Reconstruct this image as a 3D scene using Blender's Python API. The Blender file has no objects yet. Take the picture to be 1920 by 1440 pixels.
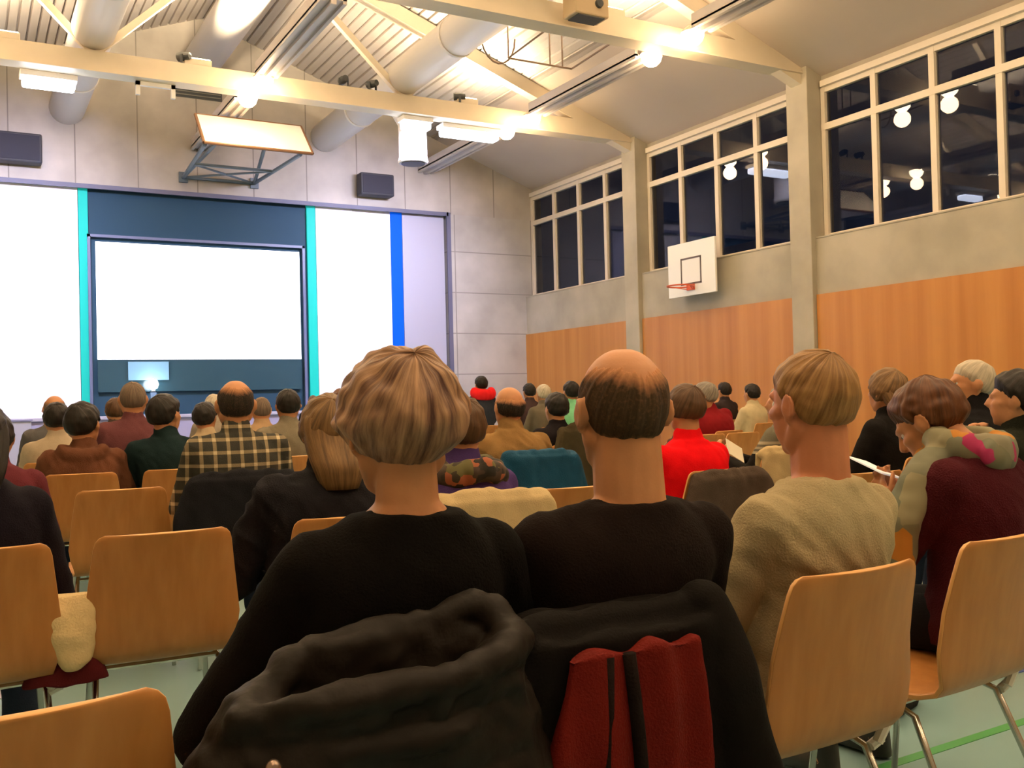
import bpy, bmesh, math, random
from mathutils import Vector, Matrix, noise
R = math.radians
C = bpy.context.scene.collection
sc = bpy.context.scene

# ------------------------------------------------------------------ camera
F_PX = 1824.0
CAM = Vector((0.0, 0.0, 1.2))
YAW, PITCH, ROLL = R(29.4), R(0.85), 0.025
_f = Vector((math.sin(YAW)*math.cos(PITCH), math.cos(YAW)*math.cos(PITCH), math.sin(PITCH)))
_r0 = Vector((math.cos(YAW), -math.sin(YAW), 0.0))
_u0 = _r0.cross(_f)
CR = _r0*math.cos(ROLL) - _u0*math.sin(ROLL)
CU = _u0*math.cos(ROLL) + _r0*math.sin(ROLL)
cd = bpy.data.cameras.new('camera')
cam = bpy.data.objects.new('camera', cd); C.objects.link(cam)
cd.sensor_width = 36.0; cd.lens = F_PX/1920*36.0; cd.clip_start = 0.02; cd.clip_end = 200
cam.matrix_world = Matrix(((CR.x, CU.x, -_f.x, CAM.x), (CR.y, CU.y, -_f.y, CAM.y), (CR.z, CU.z, -_f.z, CAM.z), (0, 0, 0, 1)))
sc.camera = cam

def ray(u, v):
    return (_f + CR*((u-960)/F_PX) - CU*((v-720)/F_PX))
def onY(u, v, Y):            # the point of the room seen at u, v that stands on the plane y = Y
    d = ray(u, v); return CAM + d*(Y/d.y)
def onZ(u, v, Z):
    d = ray(u, v); return CAM + d*((Z-CAM.z)/d.z)

# ------------------------------------------------------------------ world, exposure
w = bpy.data.worlds.new('night'); sc.world = w; w.use_nodes = True
w.node_tree.nodes['Background'].inputs[0].default_value = (0.004, 0.006, 0.013, 1)
w.node_tree.nodes['Background'].inputs[1].default_value = 1.0
sc.view_settings.view_transform = 'Standard'
sc.view_settings.look = 'None'
sc.view_settings.exposure = 0.0
sc.view_settings.gamma = 1.0
sc.view_settings.use_curve_mapping = False
LAMP_W = 42.0
WARM = (1.0, 0.66, 0.34)
COOL = (0.66, 0.69, 1.0)

# room numbers
XR, XL = 11.25, -3.05
YF, YB = 19.2, -6.7
RIDGE = 4.12
EAVE, SL = 6.0, 0.37
def roof(x): return EAVE + SL*((XR+0.2-x) if x > RIDGE else (x-(2*RIDGE-XR-0.2)))

# ------------------------------------------------------------------ helpers
def hexc(h):
    v = [int(h[i:i+2], 16)/255 for i in (0, 2, 4)]
    return tuple((c/12.92 if c <= 0.04045 else ((c+0.055)/1.055)**2.4) for c in v)
MATS = {}
def mat(name, col, rough=0.7, metal=0.0, bump=0.0, bscale=60.0, var=0.0, vscale=3.0, spec=0.5, stretch=(1, 1, 1), sheen=0.0, emis=None, estr=0.0):
    if name in MATS: return MATS[name]
    if isinstance(col, str): col = hexc(col)
    m = bpy.data.materials.new(name); m.use_nodes = True
    nt = m.node_tree; b = nt.nodes['Principled BSDF']
    b.inputs['Base Color'].default_value = (*col, 1)
    b.inputs['Roughness'].default_value = rough; b.inputs['Metallic'].default_value = metal
    b.inputs['Specular IOR Level'].default_value = spec
    if sheen: b.inputs['Sheen Weight'].default_value = sheen
    if emis: b.inputs['Emission Color'].default_value = (*emis, 1); b.inputs['Emission Strength'].default_value = estr
    if bump or var:
        tc = nt.nodes.new('ShaderNodeTexCoord'); mp = nt.nodes.new('ShaderNodeMapping'); mp.inputs['Scale'].default_value = stretch
        nt.links.new(tc.outputs['Object'], mp.inputs['Vector'])
    if var:
        n = nt.nodes.new('ShaderNodeTexNoise'); n.inputs['Scale'].default_value = vscale; n.inputs['Detail'].default_value = 5
        nt.links.new(mp.outputs[0], n.inputs['Vector'])
        r = nt.nodes.new('ShaderNodeValToRGB')
        r.color_ramp.elements[0].position = 0.3; r.color_ramp.elements[1].position = 0.7
        r.color_ramp.elements[0].color = (*[c*(1-var) for c in col], 1); r.color_ramp.elements[1].color = (*[min(1, c*(1+var)) for c in col], 1)
        nt.links.new(n.outputs['Fac'], r.inputs['Fac']); nt.links.new(r.outputs[0], b.inputs['Base Color'])
    if bump:
        n2 = nt.nodes.new('ShaderNodeTexNoise'); n2.inputs['Scale'].default_value = bscale; n2.inputs['Detail'].default_value = 3
        nt.links.new(mp.outputs[0], n2.inputs['Vector'])
        bp = nt.nodes.new('ShaderNodeBump'); bp.inputs['Strength'].default_value = bump; bp.inputs['Distance'].default_value = 0.01
        nt.links.new(n2.outputs['Fac'], bp.inputs['Height']); nt.links.new(bp.outputs[0], b.inputs['Normal'])
    MATS[name] = m
    return m

def obj(name, bm, m, parent=None, smooth=False, bevel=0.0, label=None):
    me = bpy.data.meshes.new(name)
    bmesh.ops.recalc_face_normals(bm, faces=bm.faces[:])
    bm.to_mesh(me); bm.free()
    return objm(name, me, m, parent, smooth, bevel, label)
def objm(name, me, m, parent=None, smooth=False, bevel=0.0, label=None):
    if smooth: me.polygons.foreach_set('use_smooth', [True]*len(me.polygons))
    for x in (m if isinstance(m, (list, tuple)) else [m]): me.materials.append(x)
    o = bpy.data.objects.new(name, me); C.objects.link(o)
    if parent: o.parent = parent
    if bevel:
        b = o.modifiers.new('bevel', 'BEVEL'); b.width = bevel; b.segments = 2; b.limit_method = 'ANGLE'
    if label: o['label'] = label
    return o
def thing(name, label, cat, loc=(0, 0, 0), rz=0.0, group=None):
    o = bpy.data.objects.new(name, None); C.objects.link(o); o.empty_display_size = 0.1
    o.location = loc; o.rotation_euler = (0, 0, rz); return tag(o, label, cat, group)
def tag(o, label, cat, group=None, kind=None):
    o['label'] = label; o['category'] = cat
    if group: o['group'] = group
    if kind: o['kind'] = kind
    return o
def struct(o): o['kind'] = 'structure'; return o
def dup(root, loc, rz, label=None, group=None, name=None):
    r = root.copy(); C.objects.link(r); r.location = loc; r.rotation_euler = (0, 0, rz)
    if label: r['label'] = label
    if group: r['group'] = group
    for ch in list(root.children):
        c = ch.copy(); C.objects.link(c); c.parent = r
        for g in ch.children:
            d = g.copy(); C.objects.link(d); d.parent = c
    return r

def box(bm, x0, x1, y0, y1, z0, z1):
    v = [bm.verts.new(p) for p in ((x0, y0, z0), (x1, y0, z0), (x1, y1, z0), (x0, y1, z0), (x0, y0, z1), (x1, y0, z1), (x1, y1, z1), (x0, y1, z1))]
    for f in ((0, 3, 2, 1), (4, 5, 6, 7), (0, 1, 5, 4), (1, 2, 6, 5), (2, 3, 7, 6), (3, 0, 4, 7)): bm.faces.new([v[i] for i in f])
def boxm(bm, c, s, M=None):       # centred box with an optional rotation
    hx, hy, hz = s[0]/2, s[1]/2, s[2]/2
    vs = []
    for p in ((-hx, -hy, -hz), (hx, -hy, -hz), (hx, hy, -hz), (-hx, hy, -hz), (-hx, -hy, hz), (hx, -hy, hz), (hx, hy, hz), (-hx, hy, hz)):
        q = Vector(p)
        if M is not None: q = M @ q
        vs.append(bm.verts.new(q + Vector(c)))
    for f in ((0, 3, 2, 1), (4, 5, 6, 7), (0, 1, 5, 4), (1, 2, 6, 5), (2, 3, 7, 6), (3, 0, 4, 7)): bm.faces.new([vs[i] for i in f])
def beam(bm, a, b, wd, hd, up=(0, 0, 1)):   # rectangular bar from a to b
    a, b = Vector(a), Vector(b); d = (b-a).normalized(); u = Vector(up); s = d.cross(u)
    if s.length < 1e-4: s = d.cross(Vector((1, 0, 0)))
    s.normalize(); t = s.cross(d)
    vs = []
    for p in (a, b):
        for i, j in ((-1, -1), (1, -1), (1, 1), (-1, 1)): vs.append(bm.verts.new(p + s*(wd/2*i) + t*(hd/2*j)))
    for f in ((0, 1, 2, 3), (7, 6, 5, 4), (0, 4, 5, 1), (1, 5, 6, 2), (2, 6, 7, 3), (3, 7, 4, 0)): bm.faces.new([vs[i] for i in f])
def frame_of(d):
    d = d.normalized(); s = d.cross(Vector((0, 0, 1)))
    if s.length < 1e-3: s = Vector((1, 0, 0))
    s.normalize(); return d, s, s.cross(d)
def tube(bm, pts, r, n=10, caps=True):
    pts = [Vector(p) for p in pts]; rings = []
    rr = r if isinstance(r, (list, tuple)) else [r]*len(pts)
    s = None
    for i, p in enumerate(pts):
        d = (pts[min(i+1, len(pts)-1)] - pts[max(i-1, 0)]).normalized()
        if s is None: _, s, t = frame_of(d)
        else:
            s = (s - d*s.dot(d)).normalized()
        t = s.cross(d)
        rings.append([bm.verts.new(p + (s*math.cos(2*math.pi*k/n) + t*math.sin(2*math.pi*k/n))*rr[i]) for k in range(n)])
    for a, b in zip(rings, rings[1:]):
        for k in range(n): bm.faces.new((a[k], a[(k+1) % n], b[(k+1) % n], b[k]))
    if caps: bm.faces.new(rings[0][::-1]); bm.faces.new(rings[-1])
def loft(bm, rings):             # closed rings of points, capped
    rs = [[bm.verts.new(p) for p in r] for r in rings]; n = len(rs[0])
    for a, b in zip(rs, rs[1:]):
        for k in range(n): bm.faces.new((a[k], a[(k+1) % n], b[(k+1) % n], b[k]))
    bm.faces.new(rs[0][::-1]); bm.faces.new(rs[-1])
def lathe(bm, prof, c=(0, 0, 0), n=24, axis='Z'):
    rings = []
    for r, h in prof:
        ring = []
        for k in range(n):
            a = 2*math.pi*k/n; x, y = r*math.cos(a), r*math.sin(a)
            p = (x, y, h) if axis == 'Z' else ((x, h, y) if axis == 'Y' else (h, x, y))
            ring.append(Vector(p)+Vector(c))
        rings.append(ring)
    loft(bm, rings)
def prism(bm, poly, y0, y1):     # polygon in x,z extruded along y
    a = [bm.verts.new((x, y0, z)) for x, z in poly]; b = [bm.verts.new((x, y1, z)) for x, z in poly]
    bm.faces.new(a); bm.faces.new(b[::-1]); n = len(poly)
    for k in range(n): bm.faces.new((a[k], b[k], b[(k+1) % n], a[(k+1) % n]))
def B(*boxes):
    bm = bmesh.new()
    for b in boxes: box(bm, *b)
    return bm

# ------------------------------------------------------------------ materials of the room
def concrete(name, col, jx=1.08, jz=30.0, off=0.0, axis='XZ', x0=0.0, z0=0.0):
    m = mat(name, col, 0.85, bump=0.12, bscale=18, var=0.16, vscale=1.3)
    nt = m.node_tree; b = nt.nodes['Principled BSDF']
    src = b.inputs['Base Color'].links[0].from_socket
    tc = nt.nodes.new('ShaderNodeTexCoord'); sp = nt.nodes.new('ShaderNodeSeparateXYZ'); nt.links.new(tc.outputs['Object'], sp.inputs[0])
    res = src
    def line(sock, period, shift, wd, dark):
        nonlocal res
        a = nt.nodes.new('ShaderNodeMath'); a.operation = 'ADD'; a.inputs[1].default_value = shift + 1000*period; nt.links.new(sock, a.inputs[0])
        d = nt.nodes.new('ShaderNodeMath'); d.operation = 'DIVIDE'; d.inputs[1].default_value = period; nt.links.new(a.outputs[0], d.inputs[0])
        f = nt.nodes.new('ShaderNodeMath'); f.operation = 'FRACT'; nt.links.new(d.outputs[0], f.inputs[0])
        l = nt.nodes.new('ShaderNodeMath'); l.operation = 'LESS_THAN'; l.inputs[1].default_value = wd/period; nt.links.new(f.outputs[0], l.inputs[0])
        mx = nt.nodes.new('ShaderNodeMix'); mx.data_type = 'RGBA'; nt.links.new(l.outputs[0], mx.inputs[0]); nt.links.new(res, mx.inputs[6])
        mx.inputs[7].default_value = (*[c*dark for c in (hexc(col) if isinstance(col, str) else col)], 1); res = mx.outputs[2]
    line(sp.outputs[0 if axis[0] == 'X' else 1], jx, x0, 0.022, 0.55)
    line(sp.outputs[2], jz, z0, 0.022, 0.6)
    nt.links.new(res, b.inputs['Base Color'])
    return m
m_conc_f = concrete('concrete_front', (0.40, 0.36, 0.32), 1.08, 40, x0=0.35)
m_conc_g = concrete('concrete_grid', (0.40, 0.37, 0.34), 1.95, 0.9, x0=0.3, z0=0.05)
m_conc_r = concrete('concrete_right', (0.40, 0.36, 0.29), 4.33, 40, axis='YZ', x0=-2.3)
m_plaster = mat('ceiling_plaster', (0.52, 0.44, 0.38), 0.9, bump=0.05, bscale=40, var=0.04, vscale=0.7)
m_metal_deck = mat('ceiling_deck', (0.80, 0.72, 0.66), 0.6, var=0.05, vscale=1.0)
m_steel = mat('cream_steel', (0.72, 0.63, 0.50), 0.5, var=0.05, vscale=2)
m_lav = mat('lavender_paint', (0.36, 0.35, 0.43), 0.55)
m_duct = mat('duct_paint', (0.68, 0.64, 0.60), 0.45)
m_whiteframe = mat('window_paint', (0.70, 0.62, 0.52), 0.5)
m_floor = mat('sport_floor', (0.22, 0.37, 0.385), 0.28, var=0.08, vscale=0.8, spec=0.5)
m_dark = mat('dark_metal', (0.045, 0.05, 0.055), 0.5)
m_white = mat('white_panel', (0.80, 0.80, 0.83), 0.6)

def wood_panel():
    m = mat('wall_wood', (0.62, 0.27, 0.085), 0.42, spec=0.3); nt = m.node_tree; b = nt.nodes['Principled BSDF']
    tc = nt.nodes.new('ShaderNodeTexCoord'); mp = nt.nodes.new('ShaderNodeMapping'); mp.inputs['Scale'].default_value = (1, 3.2, 0.12)
    n = nt.nodes.new('ShaderNodeTexNoise'); n.inputs['Scale'].default_value = 1.5; n.inputs['Detail'].default_value = 6
    r = nt.nodes.new('ShaderNodeValToRGB'); e = r.color_ramp.elements
    e[0].position = 0.3; e[0].color = (0.42, 0.165, 0.038, 1); e[1].position = 0.7; e[1].color = (0.54, 0.24, 0.062, 1)
    nt.links.new(tc.outputs['Object'], mp.inputs[0]); nt.links.new(mp.outputs[0], n.inputs['Vector']); nt.links.new(n.outputs['Fac'], r.inputs[0]); nt.links.new(r.outputs[0], b.inputs['Base Color'])
    return m
m_wallwood = wood_panel()

def glass_mat():
    m = bpy.data.materials.new('window_glass'); m.use_nodes = True; nt = m.node_tree; nt.nodes.remove(nt.nodes['Principled BSDF'])
    out = nt.nodes['Material Output']
    g = nt.nodes.new('ShaderNodeBsdfGlossy'); g.inputs['Roughness'].default_value = 0.015; g.inputs['Color'].default_value = (0.9, 0.92, 1, 1)
    t = nt.nodes.new('ShaderNodeBsdfTransparent'); t.inputs['Color'].default_value = (0.8, 0.85, 0.9, 1)
    fr = nt.nodes.new('ShaderNodeFresnel'); fr.inputs['IOR'].default_value = 1.5
    mx = nt.nodes.new('ShaderNodeMixShader'); nt.links.new(fr.outputs[0], mx.inputs[0]); nt.links.new(t.outputs[0], mx.inputs[1]); nt.links.new(g.outputs[0], mx.inputs[2])
    nt.links.new(mx.outputs[0], out.inputs[0]); return m
m_glass = glass_mat()

# ------------------------------------------------------------------ floor, walls, roof
struct(obj('floor', B((XL-0.3, XR+0.4, YB-0.3, YF+3, -0.2, 0)), m_floor))
def floor_line(col, nm, pts, wd=0.05):
    bm = bmesh.new()
    for a, b in zip(pts, pts[1:]):
        beam(bm, (a[0], a[1], 0.001), (b[0], b[1], 0.001), wd, 0.002)
    struct(obj(nm, bm, col))
m_bl = mat('line_blue', (0.04, 0.10, 0.42), 0.35); m_gr = mat('line_green', (0.07, 0.30, 0.10), 0.35); m_rd = mat('line_red', (0.6, 0.15, 0.1), 0.35)
floor_line(m_bl, 'trim_1', [(-2.5, 2.5), (10.6, 2.62)])
floor_line(m_gr, 'trim_2', [(-2.5, 2.02), (10.6, 2.34)], 0.04)
floor_line(m_rd, 'trim_3', [(4.2, 3.1), (10.6, 3.16)], 0.05)

# front wall with the stage opening
OX0, OX1, OZ = -1.1, 9.31, 5.28
xl, xr = XL-0.3, XR+0.45
bm = bmesh.new()
prism(bm, [(xl, OZ), (xr, OZ), (xr, roof(xr)+0.3), (RIDGE, roof(RIDGE)+0.3), (xl, roof(xl)+0.3)], YF, YF+0.4)
wf = struct(obj('wall_front', bm, m_conc_f))
struct(obj('wall_front_right', B((OX1, xr, YF, YF+0.4, 0, OZ)), m_conc_g)); struct(obj('wall_front_left', B((xl, OX0, YF, YF+0.4, 0, OZ)), m_conc_g))
bm = B((OX0, OX1, YF-0.03, YF+0.02, OZ-0.05, OZ+0.03), (OX1-0.04, OX1+0.05, YF-0.03, YF+0.02, 1.1, OZ+0.03))
struct(obj('trim_4', bm, mat('opening_edge', (0.10, 0.10, 0.16), 0.6)))
bm = bmesh.new(); prism(bm, [(xl, 0), (xr, 0), (xr, roof(xr)+0.3), (RIDGE, roof(RIDGE)+0.3), (xl, roof(xl)+0.3)], YB-0.3, YB)
struct(obj('wall_back', bm, m_conc_f))
struct(obj('wall_left', B((XL-0.3, XL, YB, YF+0.4, 0, 6.4)), m_conc_r))
struct(obj('wall_stage', B((OX0-0.3, OX1+0.3, YF+2.6, YF+2.8, 0, OZ+0.4), (OX0-0.3, OX0, YF+0.4, YF+2.6, 0, OZ+0.4), (OX1, OX1+0.3, YF+0.4, YF+2.6, 0, OZ+0.4), (OX0-0.3, OX1+0.3, YF+0.4, YF+2.8, OZ+0.3, OZ+0.5)), m_dark))

# right wall: concrete base, wood panelling, pillars, high windows
BAYS = [(15.27, 19.2), (10.94, 14.82), (6.61, 10.49), (2.28, 6.16), (-2.05, 1.83), (-6.38, -2.5)]
XW = 11.48
wr = struct(obj('wall_right', B((XR, XR+0.45, YB, YF+0.4, 0, 3.5), (XW-0.02, XW+0.2, YB, YF+0.4, 5.8, 6.5)), m_conc_r))
for a, b in zip([x[1] for x in BAYS[1:]], [x[0] for x in BAYS[:-1]]):
    obj('pillar', B((XR-0.1, XR+0.4, a+0.01, b-0.01, 0, EAVE+0.25)), m_conc_r, wr, bevel=0.01)
lo = YB
for i, (a, b) in enumerate(BAYS):
    obj('wood_panelling', B((XR-0.035, XR, a, b-0.003, 0.0, 2.65)), m_wallwood, wr)
def window(n, a, b):
    z0, z1, zt = 3.5, 5.8, 5.2
    bm = bmesh.new(); t = 0.075
    box(bm, XW-0.05, XW+0.03, a, b, z0, z0+t); box(bm, XW-0.05, XW+0.03, a, b, z1-t, z1); box(bm, XW-0.06, XW+0.03, a, b, zt-0.05, zt+0.05)
    k = 4; p = (b-a)/k
    for i in range(k+1):
        y = a + p*i; box(bm, XW-0.055, XW+0.03, max(a, y-0.045 if 0 < i < k else y-(t if i == k else 0)), min(b, y+0.045 if 0 < i < k else y+(t if i == 0 else 0)), z0, z1)
    o = struct(obj('window_%d' % n, bm, m_whiteframe))
    me = bpy.data.meshes.new('window_pane'); me.from_pydata([(XW, a, z0), (XW, a, z1), (XW, b, z1), (XW, b, z0)], [], [(0, 3, 2, 1)]); me.update()
    if me.polygons[0].normal.x > 0: me.flip_normals()
    objm('window_pane', me, m_glass, o)
    obj('window_blind_box', B((XW-0.12, XW-0.02, a+0.05, b-0.05, z1, z1+0.09)), m_whiteframe, o)
    obj('window_sill', B((XR-0.01, XW-0.04, a, b, z0, z0+0.02)), m_conc_r, o)
for n, (a, b) in enumerate(BAYS): window(n+1, a, b)

# roof: smooth outer strips, ribbed deck between the outer rails
RAIL_X = (8.78, 4.03, -0.54)
bm = bmesh.new()
for s in (1, -1):
    xa = RIDGE + s*(8.95-RIDGE); xb = RIDGE + s*(XR+0.45-RIDGE)
    prism(bm, [(xa, roof(xa)), (xb, roof(xb)), (xb, roof(xb)+0.15), (xa, roof(xa)+0.15)], YB-0.3, YF+0.4)
ceil = struct(obj('ceiling', bm, m_plaster))
def ribbed():
    bm = bmesh.new(); prof = []
    x = RIDGE - 4.9; p = 0.165
    while x < RIDGE + 4.9:
        for dx, dz in ((0, 0), (0.125, 0), (0.135, 0.05), (0.155, 0.05)): prof.append((x+dx, roof(x+dx)+dz))
        x += p
    a = [bm.verts.new((px, YB-0.3, pz)) for px, pz in prof]; b = [bm.verts.new((px, YF+0.4, pz)) for px, pz in prof]
    for k in range(len(prof)-1): bm.faces.new((a[k], a[k+1], b[k+1], b[k]))
    bmesh.ops.solidify(bm, geom=bm.faces[:], thickness=-0.02)
    return bm
obj('ribbed_deck', ribbed(), m_metal_deck, ceil)

# trusses
TR = [15.05, 10.71, 6.38, 2.05, -2.3]
for i, ty in enumerate(TR):
    lab = ['cream steel roof truss nearest the stage wall, with bracing and two ducts through it',
           'cream steel roof truss across the top of the photo, carrying a beige projector box',
           'cream steel roof truss above the middle of the seats, out of frame', 'cream steel roof truss above the camera seat row', 'cream steel roof truss behind the last seat row'][i]
    t = thing('roof_truss', lab, 'truss', (0, 0, 0), 0, 'roof trusses')
    bm = bmesh.new(); box(bm, XL+0.1, XR-0.1, ty-0.11, ty+0.11, 6.04, 6.33)
    box(bm, XL+0.1, XR-0.1, ty-0.15, ty+0.15, 6.02, 6.045); obj('bottom_chord', bm, m_steel, t)
    for s in (1, -1):
        e = RIDGE + s*(XR-RIDGE-0.05)
        bm = bmesh.new(); beam(bm, (e, ty, roof(e)-0.12), (RIDGE, ty, roof(RIDGE)-0.16), 0.2, 0.24); obj('rafter', bm, m_steel, t)
        nd = RIDGE + s*2.42
        for xe in (RIDGE + s*0.15, RIDGE + s*3.35):
            bm = bmesh.new(); beam(bm, (nd, ty, 6.30), (xe, ty, roof(xe)-0.2), 0.1, 0.1); obj('brace', bm, m_steel, t)

# rails along the hall carrying the lamps
m_rail = mat('rail_paint', (0.48, 0.44, 0.43), 0.45)
for x, lab in zip(RAIL_X, ['long grey lamp rail below the smooth ceiling strip beside the high windows', 'long grey lamp rail along the middle of the hall', 'long grey lamp rail on the left side of the hall']):
    t = thing('lamp_rail', lab, 'rail', (x, 0, 0), 0, 'lamp rails')
    ys = [YB] + sorted(TR) + [YF]
    for y0, y1 in zip(ys, ys[1:]):
        y0 += 0.0 if y0 == YB else 0.66; y1 -= 0.02 if y1 == YF else 0.60
        bm = B((-0.17, 0.17, y0, y1, 6.16, 6.19), (-0.17, -0.12, y0, y1, 6.12, 6.32), (0.12, 0.17, y0, y1, 6.12, 6.32), (-0.035, 0.035, y0, y1, 6.10, 6.32))
        obj('rail_segment', bm, m_rail, t)

# ducts
for x, lab in ((RIDGE-2.42, 'fat round air duct passing through the left brace of the front truss'), (RIDGE+2.42, 'fat round air duct ending right of the folded basketball board')):
    bm = bmesh.new(); lathe(bm, [(0.30, YB+0.1), (0.30, YF-0.01)], (x, 0, 6.66), 28, 'Y')
    d = tag(obj('air_duct', bm, m_duct, smooth=False), lab, 'duct', 'air ducts')
    for f in d.data.polygons: f.use_smooth = len(f.vertices) == 4
    for yy in (17.1, 13.0, 8.6):
        bm = bmesh.new(); lathe(bm, [(0.315, yy), (0.315, yy+0.06)], (x, 0, 6.66), 28, 'Y'); obj('duct_collar', bm, m_duct, d)
bm = bmesh.new(); lathe(bm, [(0.33, YB+0.1), (0.33, YF-0.01)], (3.95, 0, 7.62), 28, 'Y')
d = tag(obj('air_duct', bm, m_duct), 'bright lit air duct high under the ridge above the folded board', 'duct', 'air ducts')
for f in d.data.polygons: f.use_smooth = len(f.vertices) == 4
# short outlet hanging below the right duct
t = thing('air_outlet', 'short upright round air outlet hanging under the front truss beside the right speaker', 'air outlet', (6.98, 15.75, 0))
bm = bmesh.new(); lathe(bm, [(0.25, 4.95+0.45), (0.27, 4.98+0.45), (0.25, 5.05+0.45), (0.25, 6.0)], (0, 0, 0), 24); tube(bm, [(0, 0, 5.95), (-0.02, 0, 6.15), (-0.15, 0, 6.35), (-0.3, 0, 6.5)], 0.25, 24); 
o = obj('outlet_pipe', bm, m_duct, t, smooth=False)
bm = bmesh.new(); lathe(bm, [(0.21, 5.385), (0.21, 5.4)], (0, 0, 0), 24); obj('outlet_grille', bm, m_dark, t)

# round high bay lamps, one on each side of a truss along the rails
m_bulb = mat('lamp_globe', (1, 0.9, 0.7), 0.4, emis=(1.0, 0.80, 0.48), estr=40)
def lamp(x, y, lab):
    t = thing('high_bay_lamp', lab, 'ceiling lamp', (x, y, 6.25), 0, 'round warm lamps on the rails')
    bm = bmesh.new(); lathe(bm, [(0.07, 0.0), (0.09, -0.02), (0.15, -0.07), (0.165, -0.10)], n=20); obj('lamp_housing', bm, m_steel, t)
    bm = bmesh.new(); lathe(bm, [(0.15, -0.10), (0.155, -0.14), (0.13, -0.21), (0.08, -0.26), (0.02, -0.275)], n=20); obj('lamp_globe', bm, m_bulb, t, smooth=True)
    l = bpy.data.lights.new('lamp_light', 'POINT'); l.energy = LAMP_W; l.color = WARM; l.shadow_soft_size = 0.14
    lo = bpy.data.objects.new('lamp_light', l); C.objects.link(lo); lo.parent = t; lo.location = (0, 0, -0.40)
names = {(0, 0): ['round warm lamp on the window-side rail just behind the front truss', 'round warm lamp on the window-side rail just before the front truss'],
         (0, 1): ['round warm lamp on the middle rail just behind the front truss, above the folded board', 'round warm lamp on the middle rail just before the front truss'],
         (1, 0): ['round warm lamp on the window-side rail just behind the near truss', 'round warm lamp on the window-side rail before the near truss, largest glow in the photo']}
rn = ['window-side', 'middle', 'left']; tn = ['front', 'second', 'third', 'fourth', 'rear']
for i, ty in enumerate(TR):
    for j, x in enumerate(RAIL_X):
        for k, dy in enumerate((0.5, -0.42)):
            if (i, j, k) == (1, 1, 0): continue
            lab = names.get((i, j), [None, None])[k] or 'round warm lamp on the %s rail %s the %s truss' % (rn[j], 'behind' if k == 0 else 'before', tn[i])
            lamp(x, ty+dy, lab)
# invented up-lighters, added on the truss chords to brighten roof and ridge duct
m_up = mat('added_uplighter_lens', (1, 0.95, 0.8), 0.4, emis=(1, 0.86, 0.6), estr=18)
def added_uplight(x, y, lab, e, col=(1.0, 0.80, 0.52)):
    t = thing('added_up_lighter', lab, 'ceiling lamp', (x, y, 6.335), 0, 'added up-lighters on the truss chords')
    bm = B((-0.2, 0.2, -0.08, 0.08, 0, 0.10)); obj('lamp_housing', bm, m_steel, t, bevel=0.01)
    bm = B((-0.18, 0.18, -0.06, 0.06, 0.10, 0.115)); obj('added_lamp_lens', bm, m_up, t)
    l = bpy.data.lights.new('added_up_light', 'AREA'); l.shape = 'RECTANGLE'; l.size = 0.36; l.size_y = 0.12; l.energy = e; l.color = col
    lo = bpy.data.objects.new('added_up_light', l); C.objects.link(lo); lo.parent = t; lo.location = (0, 0, 0.13); lo.rotation_euler = (math.pi, 0, 0)
for i, ty in enumerate(TR):
    for x, s in ((7.7, 'right'), (3.15, 'middle'), (0.55, 'left')):
        added_uplight(x, ty, 'small added up-lighter on top of the %s truss chord, %s one' % (tn[i], s), {'right': 360, 'middle': 420, 'left': 260}[s])

# cool wall washers under the front truss
m_cool = mat('washer_tube', (0.9, 0.93, 1), 0.4, emis=(0.80, 0.86, 1.0), estr=14)
def washer(x0, x1, y, lab, e, tx):
    t = thing('stage_wall_washer', lab, 'stage light', ((x0+x1)/2, y, 6.02), 0, 'cool stage wall washers')
    h = (x1-x0)/2
    bm = B((-h, h, -0.14, 0.14, -0.08, 0.0)); obj('washer_housing', bm, m_white, t, bevel=0.01)
    bm = bmesh.new(); box(bm, -h+0.03, h-0.03, -0.12, 0.12, -0.20, -0.08); obj('washer_diffuser', bm, m_cool, t, bevel=0.03)
    l = bpy.data.lights.new('washer_light', 'AREA'); l.shape = 'RECTANGLE'; l.size = 2*h; l.size_y = 0.25; l.energy = e; l.color = COOL; l.spread = R(110)
    lo = bpy.data.objects.new('washer_light', l); C.objects.link(lo); lo.parent = t; lo.location = (0, 0.05, -0.24)
    d = Vector((tx-(x0+x1)/2, YF-y, 2.9-5.78)); lo.rotation_euler = d.to_track_quat('-Z', 'Y').to_euler()
washer(0.75, 1.5, 15.35, 'glowing white stage wall washer under the front truss, left end', 240, 0.5)
washer(6.5, 7.05, 15.15, 'glowing white stage wall washer under the front truss, above the air outlet', 120, 6.9)
washer(7.3, 8.45, 15.3, 'long glowing white stage wall washer under the front truss beside the lamp rail', 220, 7.0)

# truss accessories
bm = B((-0.28, 0.28, -0.02, 0.04, -0.06, 0), (-0.28, -0.22, -0.02, 0.04, -0.2, 0), (0.22, 0.28, -0.02, 0.04, -0.2, 0))
t = thing('cable_bracket', 'white U-shaped bracket under the front truss left of the folded board', 'bracket', (2.55, 15.1, 6.02)); obj('bracket_body', bm, m_white, t)
t = thing('ceiling_projector', 'beige projector box on the near truss at the top of the photo', 'projector', (7.05, 10.5, 6.12))
obj('projector_body', B((-0.26, 0.26, -0.32, -0.02, -0.06, 0.26)), mat('beige_plastic', (0.50, 0.38, 0.24), 0.5), t, bevel=0.02)
obj('projector_vent', B((-0.2, 0.2, -0.3, -0.05, -0.075, -0.058)), m_dark, t)
bm = bmesh.new(); lathe(bm, [(0.05, -0.36), (0.06, -0.31)], (0.1, 0, 0.1), 16, 'Y'); obj('projector_lens', bm, m_dark, t)
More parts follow.
